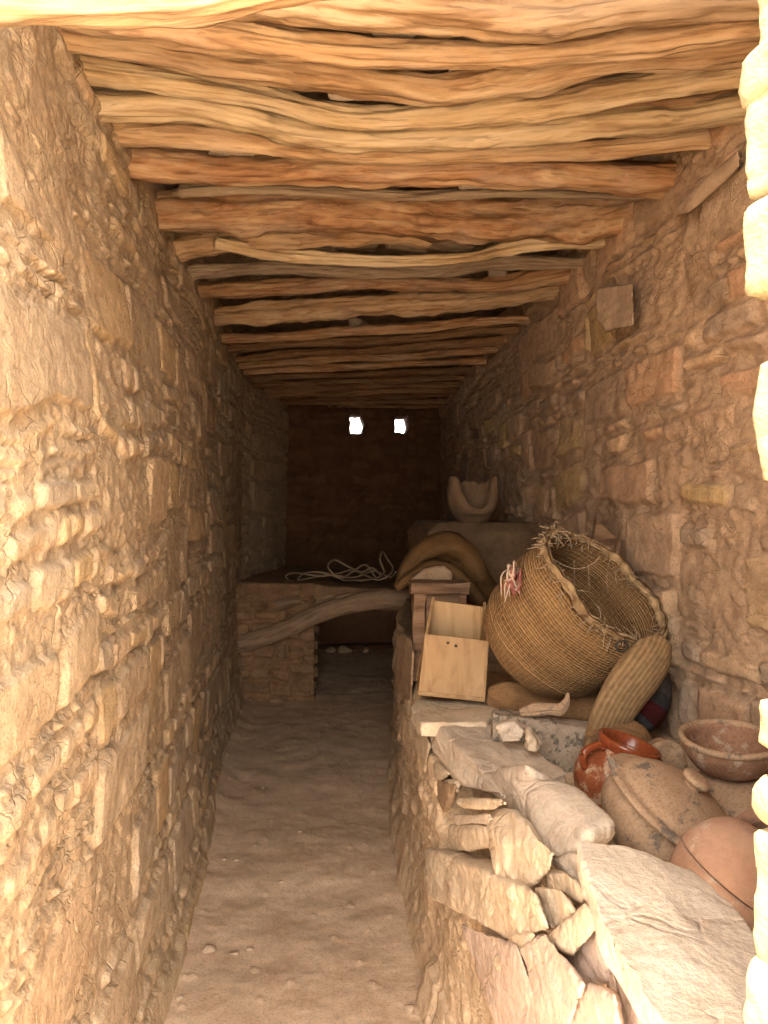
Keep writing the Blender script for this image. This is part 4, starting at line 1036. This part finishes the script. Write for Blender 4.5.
# tassel of pale and red rags on its left shoulder
it1, it2 = [], []
for q_ in range(26):
    px, py = 512 + rg.uniform(-4, 5), 575 + rg.uniform(-4, 5)
    a_ = loc_of(W(px + 6, py - 4, d=2.37)); b1 = loc_of(W(px + rg.uniform(-9, 5), py + rg.uniform(-12, 12), d=2.31)); b2 = loc_of(W(px + rg.uniform(-10, 4), py + rg.uniform(4, 30), d=2.32))
    P3 = [[*a_, .0022], [*b1, .0030], [*b2, .0018]]
    (it1 if q_ % 2 else it2).append(P3)
o1 = strands('rag_tassel', it1, M['ragpale'], t, nn=12); o1['label'] = 'pale rag tassel'
o2 = strands('rag_tassel', it2, M['ragred'], t, nn=12); o2['label'] = 'red rag tassel'
# pale rags caught in the rim
it = []
for (px, py) in ((548, 553), (547, 560), (551, 569)):
    a_ = loc_of(W(px, py, d=2.33)); b1 = loc_of(W(px + 2, py + 5, d=2.32)); b2 = loc_of(W(px - 1, py + 9, d=2.33)); it.append([[*a_, .003], [*b1, .005], [*b2, .002]])
strands('rim_rag', it, M['ragpale'], t, nn=10)
# dark cord loop under the rim
lp = [[*loc_of(W(622 + 6 * math.cos(a), 646 + 5 * math.sin(a), d=2.14)), .003] for a in np.linspace(0, 6.28, 14)]
strands('cord_loop', [lp], M['darkcord'], t, seg=8, nn=40)

# ------------------------------------------------------------------ matting, blanket, sacks under the basket
me, c = px_tube('rolled_mat', [(664, 640, 10), (655, 652, 20), (640, 672, 24), (624, 694, 23), (612, 716, 21), (603, 738, 19), (598, 752, 17)], M['mat'], 2.22, 12, flat=.55, rough=.05, n=90, seg=48, dy=[0.03, 0.02, 0, 0, 0, 0.02, .04],
                shape=None)
# stripes run the length of the roll
o = link('rolled_mat', me, loc=c); tag(o, 'striped woven matting rolled and propped under the basket rim', 'mat')
def lump(name, line, mat, d, seed, flat, rough=.18, **kw):
    me, c = px_tube(name, line, M[mat], d, seed, flat=flat, rough=rough, n=80, seg=40, **kw)
    return link(name, me, loc=c)
o = lump('folded_blanket', [(600, 742, 8), (622, 722, 24), (642, 700, 27), (655, 680, 18), (660, 668, 6)], 'cloth', 2.36, 21, .8, rough=.16, ridge=.08); tag(o, 'dark folded blanket with grey and red stripes, behind the rolled matting', 'blanket')
o = lump('brown_sack', [(488, 694, 7), (500, 697, 15), (525, 703, 20), (560, 709, 22), (590, 712, 20), (620, 722, 10)], 'sack', 2.58, 22, 1.0, rough=.22, ridge=.08); tag(o, 'dark brown sack lying flattened beneath the basket', 'sack')
o = lump('cloth_bundle', [(590, 737, 5), (602, 728, 9), (620, 727, 11), (638, 734, 9), (650, 745, 5)], 'sack', 2.22, 23, 1.0, rough=.2, ridge=.1); tag(o, 'small brown cloth bundle behind the right end of the speckled slab', 'cloth')
o = lump('shard_heap', [(520, 713, 3), (535, 710, 6), (550, 709, 5), (560, 709, 5), (566, 702, 3), (568, 693, 1.2)], 'clay', 2.25, 24, .8, rough=.5, ridge=.3)
tag(o, 'crumpled clay coloured scrap with an upturned tip, behind the speckled slab', 'scrap')
# broken dark board behind the basket
t = empty('broken_board', W(602, 548, d=2.78), 'dark broken wooden board against the right wall behind the basket', 'board')
o0 = np.array(t.location)
c8 = [W(px, py, d=2.72) - o0 for (px, py) in ((590, 560), (612, 565), (619, 540), (597, 520))]
c8 += [v + np.array([.0, .03, 0]) for v in c8]
link('plank', box_mesh('plank', c8, M['darkwood'], bevel=.002), t)
c8 = [W(px, py, d=2.70) - o0 for (px, py) in ((610, 570), (616, 570), (622, 541), (619, 538))]
c8 += [v + np.array([.0, .07, 0]) for v in c8]
link('edge_batten', box_mesh('edge_batten', c8, M['darkwood'], bevel=.002), t)

# glazed jar
jd = 1.98
jc = W(610, 800, d=jd)
axj = right * .30 + upv * .93 - fwd * .05
t = empty('glazed_jar', jc, 'orange glazed two handled jar with a wide rim, behind the lidded pot', 'jar', rot=axis_rot(axj))
s1 = jd / F
me = lathe('jar_body', [(30 * s1, -8 * s1), (38 * s1, 4 * s1), (43 * s1, 18 * s1), (41 * s1, 32 * s1), (33 * s1, 43 * s1), (27 * s1, 50 * s1), (26 * s1, 54 * s1), (23 * s1, 52 * s1), (24 * s1, 46 * s1), (30 * s1, 38 * s1), (36 * s1, 25 * s1), (34 * s1, 8 * s1), (0, 0)], M['glaze'], n=60, wob=.02)
link('body', me, t)
me = lathe('jar_rim', [(26 * s1, 51 * s1), (29.5 * s1, 54 * s1), (31.5 * s1, 59 * s1), (31 * s1, 62 * s1), (28.5 * s1, 62.5 * s1), (26 * s1, 59 * s1), (23.5 * s1, 53 * s1), (24 * s1, 49 * s1)], M['glazerim'], n=40, close=False)
link('rim', me, t)
def handle(parent, ang, r0, z0, r1, z1, bulge, rad, mat, name='handle'):
    ca, sa = math.cos(ang), math.sin(ang)
    P3 = [[r0 * ca, r0 * sa, z0, rad], [(r0 + bulge * .8) * ca, (r0 + bulge * .8) * sa, z0 + .004, rad], [(max(r0, r1) + bulge) * ca, (max(r0, r1) + bulge) * sa, (z0 + z1) / 2 + .006, rad], [(r1 + bulge * .5) * ca, (r1 + bulge * .5) * sa, z1 + .006, rad], [r1 * .96 * ca, r1 * .96 * sa, z1, rad]]
    return link(name, tube_mesh(name, P3, mat, n=30, seg=12, rough=.05), parent)
Mj = t.rotation_euler.to_matrix()
def local_angle(vec, Mx):
    v = Mx.transposed() @ Vector([float(q) for q in vec]); return math.atan2(v.y, v.x)
handle(t, local_angle(-right * .9 - fwd * .3, Mj), 28 * s1, 51 * s1, 40 * s1, 28 * s1, 9 * s1, .010, M['glazerim'])
handle(t, local_angle(right * .9 + fwd * .3, Mj), 28 * s1, 51 * s1, 40 * s1, 28 * s1, 9 * s1, .010, M['glazerim'])

# lidded pot
pd = 1.66; s2 = pd / F
pc = W(669, 815, d=pd)
axp = right * .48 + upv * .83 - fwd * .25
t = empty('lidded_pot', pc, 'dusty clay pot with a domed knobbed lid and smoke stains, behind the big slab', 'pot', rot=axis_rot(axp))
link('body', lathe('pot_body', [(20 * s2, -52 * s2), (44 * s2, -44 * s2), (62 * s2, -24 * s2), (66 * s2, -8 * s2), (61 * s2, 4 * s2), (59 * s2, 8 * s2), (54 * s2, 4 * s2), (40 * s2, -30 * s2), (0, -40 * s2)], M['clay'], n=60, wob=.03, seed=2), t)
lid = link('lid', lathe('pot_lid', [(68 * s2, 8 * s2), (74 * s2, 10 * s2), (71 * s2, 14 * s2), (62 * s2, 16 * s2), (56 * s2, 23 * s2), (40 * s2, 33 * s2), (20 * s2, 38 * s2), (0, 39 * s2), (0, 34 * s2), (30 * s2, 31 * s2), (60 * s2, 12 * s2), (64 * s2, 8 * s2)], M['clay'], n=70, wob=.03, seed=6, close=False), t)
link('knob', lathe('lid_knob', [(9 * s2, 34 * s2), (9 * s2, 41 * s2), (14 * s2, 45 * s2), (14.5 * s2, 49 * s2), (10 * s2, 51 * s2), (0, 51.5 * s2)], M['clay'], n=30, wob=.06, seed=3), lid)
# pointed lip on the left
Mp = t.rotation_euler.to_matrix()
al = local_angle(-right * .9 + fwd * .25, Mp)
P3 = [[58 * s2 * math.cos(al), 58 * s2 * math.sin(al), 6 * s2, 16 * s2], [70 * s2 * math.cos(al), 70 * s2 * math.sin(al), 12 * s2, 9 * s2], [80 * s2 * math.cos(al), 80 * s2 * math.sin(al), 17 * s2, 3 * s2]]
link('lip', tube_mesh('lip', P3, M['clay'], n=20, seg=16, flat=.6, rough=.08), t)

# pinkish pot in front at the right
qd = 1.30; s3 = qd / F
qc = W(728, 880, d=qd)
axq = right * .50 + upv * .75 - fwd * .1
t = empty('pink_clay_pot', qc, 'pinkish clay pot lying tilted beside the slab, partly hidden by the doorway stones', 'pot', rot=axis_rot(axq))
link('body', lathe('pink_body', [(14 * s3, -56 * s3), (38 * s3, -46 * s3), (52 * s3, -20 * s3), (54 * s3, 0), (52 * s3, 4 * s3), (50 * s3, 3 * s3), (40 * s3, -25 * s3), (0, -40 * s3)], M['claypink'], n=60, wob=.02, seed=2), t)
link('cover', lathe('pink_cover', [(54.5 * s3, 5 * s3), (55 * s3, 8 * s3), (52 * s3, 20 * s3), (44 * s3, 38 * s3), (30 * s3, 52 * s3), (12 * s3, 58 * s3), (0, 59 * s3), (0, 55 * s3), (26 * s3, 49 * s3), (46 * s3, 20 * s3), (51 * s3, 5 * s3)], M['claypink'], n=60, wob=.02, seed=7, close=False), t)

# shallow bowl on a buried jar
bd = 1.84; s4 = bd / F
bc = W(729, 771, d=bd)
t = empty('shallow_bowl', bc, 'wide shallow brown bowl resting on a buried jar by the right wall', 'bowl', rot=axis_rot(right * -.04 + upv * .97 - fwd * .10))
link('body', lathe('bowl_body', [(22 * s4, 0), (32 * s4, 5 * s4), (41 * s4, 18 * s4), (45 * s4, 30 * s4), (44 * s4, 34 * s4), (40 * s4, 32 * s4), (36 * s4, 18 * s4), (24 * s4, 9 * s4), (0, 7 * s4)], M['claybrown'], n=60, wob=.02, seed=5), t)
link('rim', lathe('bowl_rim', [(43 * s4, 29 * s4), (47 * s4, 32 * s4), (47.5 * s4, 35.5 * s4), (44 * s4, 37 * s4), (41.5 * s4, 35 * s4), (41 * s4, 31 * s4)], M['clay'], n=30, close=False, wob=.015, seed=5), t)
jr = W(735, 835, d=1.84)
t = empty('buried_jar', jr, 'large dusty clay jar half buried in rubble beneath the shallow bowl', 'jar')
link('body', lathe('buried_body', [(30 * s4, -50 * s4), (52 * s4, -30 * s4), (62 * s4, 0), (60 * s4, 22 * s4), (50 * s4, 42 * s4), (34 * s4, 56 * s4), (22 * s4, 60 * s4), (18 * s4, 60 * s4), (20 * s4, 50 * s4), (0, 45 * s4)], M['clay'], n=60, wob=.04, seed=9), t)
# little pot at the far right edge
ld_ = 1.50; s5 = ld_ / F
lc = W(768, 852, d=ld_)
t = empty('small_pot', lc, 'small reddish clay pot at the right edge, rim peeping between doorway stones', 'pot', rot=axis_rot(upv * .95 - right * .12 - fwd * .1))
link('body', lathe('small_body', [(12 * s5, -24 * s5), (22 * s5, -12 * s5), (26 * s5, 4 * s5), (23 * s5, 18 * s5), (20 * s5, 24 * s5), (17 * s5, 24 * s5), (21 * s5, 6 * s5), (0, -10 * s5)], M['claypink'], n=50), t)
link('rim', lathe('small_rim', [(20 * s5, 21 * s5), (25 * s5, 26 * s5), (26 * s5, 31 * s5), (23 * s5, 33 * s5), (18 * s5, 28 * s5), (17 * s5, 22 * s5)], M['claypink'], n=30, close=False), t)
# filler rubble between the pots

# ------------------------------------------------------------------ front wall and the stones of the right jamb
def join_meshes(name, lst, mat):
    bm = bmesh.new()
    for me, c in lst:
        tmp = me.copy(); tmp.transform(Matrix.Translation([float(v) for v in c])); bm.from_mesh(tmp); bpy.data.meshes.remove(tmp)
    me = bpy.data.meshes.new(name); bm.to_mesh(me); bm.free()
    me.materials.append(mat); me.polygons.foreach_set('use_smooth', np.ones(len(me.polygons), dtype=bool))
    return me
yb = .60
st = [(-120, -10, 744), (-12, 60, 747), (56, 112, 736), (98, 206, 734), (204, 300, 735), (298, 366, 753), (362, 484, 750), (695, 747, 748), (778, 822, 752), (824, 962, 741), (950, 1110, 743)]
lst = []
for k, (ya, yb_, xl) in enumerate(st):
    rg = np.random.RandomState(k + 3)
    P3 = []
    h_ = yb_ - ya
    for (fx_, fy_) in ((1, .10), (0, .35), (1, .7), (2, .88), (7, .99), (6, .01)):
        P3.append(W(xl + fx_, ya + h_ * fy_, y=yb - .02))
    zt, zb = W(xl + 20, ya - 4, y=yb)[2], W(xl + 20, yb_ + 4, y=yb)[2]
    x0 = W(xl, 500, y=yb)[0]
    for zz in (zt, zb):
        P3 += [(x0 + .03, yb, zz), (x0 + .30, yb, zz), (x0 + .035, .47, zz), (x0 + .30, .47, zz)]
    P3 += [(x0 + .015, .50, zt - .2 * (zt - zb)), (x0 + .01, .52, zb + .2 * (zt - zb))]
    lst.append(hull_rock('j', P3, M['jamb'], voxel=.006, amp=.004, seed=200 + k, smooth=3))
me = join_meshes('wall_front', lst, M['jamb'])
# the body of the front wall on both sides of the doorway
bm = bmesh.new(); bm.from_mesh(me)
def bbox(x0, x1, y0, y1, z0, z1):
    bmesh.ops.create_cube(bm, size=1, matrix=Matrix.Translation(((x0 + x1) / 2, (y0 + y1) / 2, (z0 + z1) / 2)) @ Matrix.Diagonal((x1 - x0, y1 - y0, z1 - z0, 1)))
bbox(.455, 2.6, .46, .60, -.1, 3.05)
bbox(-2.6, -.50, .46, .62, -.1, 3.05)
bbox(-.52, .46, .48, .60, 2.72, 3.05)  # unseen lintel, added with the roof edge to block the sun
bm.to_mesh(me); bm.free()
struct(link('wall_front', me), 'sun bleached stones of the doorway jamb at the right edge', 'wall')

# ------------------------------------------------------------------ light
w = bpy.data.worlds.new('World'); bpy.context.scene.world = w; w.use_nodes = True
nt = w.node_tree; bg = nt.nodes['Background']
bg.inputs[0].default_value = (1.0, 0.965, 0.91, 1); bg.inputs[1].default_value = 3.6
sun = bpy.data.lights.new('Sun', 'SUN'); sun.energy = 8.0; sun.angle = math.radians(0.6); sun.color = (1.0, 0.90, 0.72)
so = bpy.data.objects.new('Sun', sun); COL.objects.link(so)
to_sun = Vector((-.30, -.13, .95)).normalized()
so.rotation_euler = to_sun.to_track_quat('Z', 'Y').to_euler(); so.location = (-1, -2, 6)
pl = bpy.data.lights.new('door_portal', 'AREA'); pl.shape = 'RECTANGLE'; pl.size = 0.95; pl.size_y = 2.75
pl.cycles.is_portal = True
po = bpy.data.objects.new('door_portal', pl); COL.objects.link(po); po.location = (-0.02, 0.47, 1.37); po.rotation_euler = (math.radians(-90), 0, math.pi)
po.rotation_euler = Vector((0, -1, 0)).to_track_quat('Z', 'Y').to_euler()

cam = bpy.data.cameras.new('Camera'); co = bpy.data.objects.new('Camera', cam); COL.objects.link(co)
cam.sensor_fit = 'HORIZONTAL'; cam.sensor_width = 36; cam.lens = 36 * F / 768
cam.clip_start = .02
co.location = (0, 0, EYE); co.rotation_euler = (math.pi / 2, 0, -YAW)
sc = bpy.context.scene
sc.camera = co
sc.view_settings.view_transform = 'Standard'; sc.view_settings.look = 'None'
sc.view_settings.gamma = 1; sc.view_settings.use_curve_mapping = False
sc.view_settings.exposure = 1.58
sc.cycles.max_bounces = 10; sc.cycles.diffuse_bounces = 2
sc.cycles.sample_clamp_indirect = 8
sc.cycles.use_denoising = True
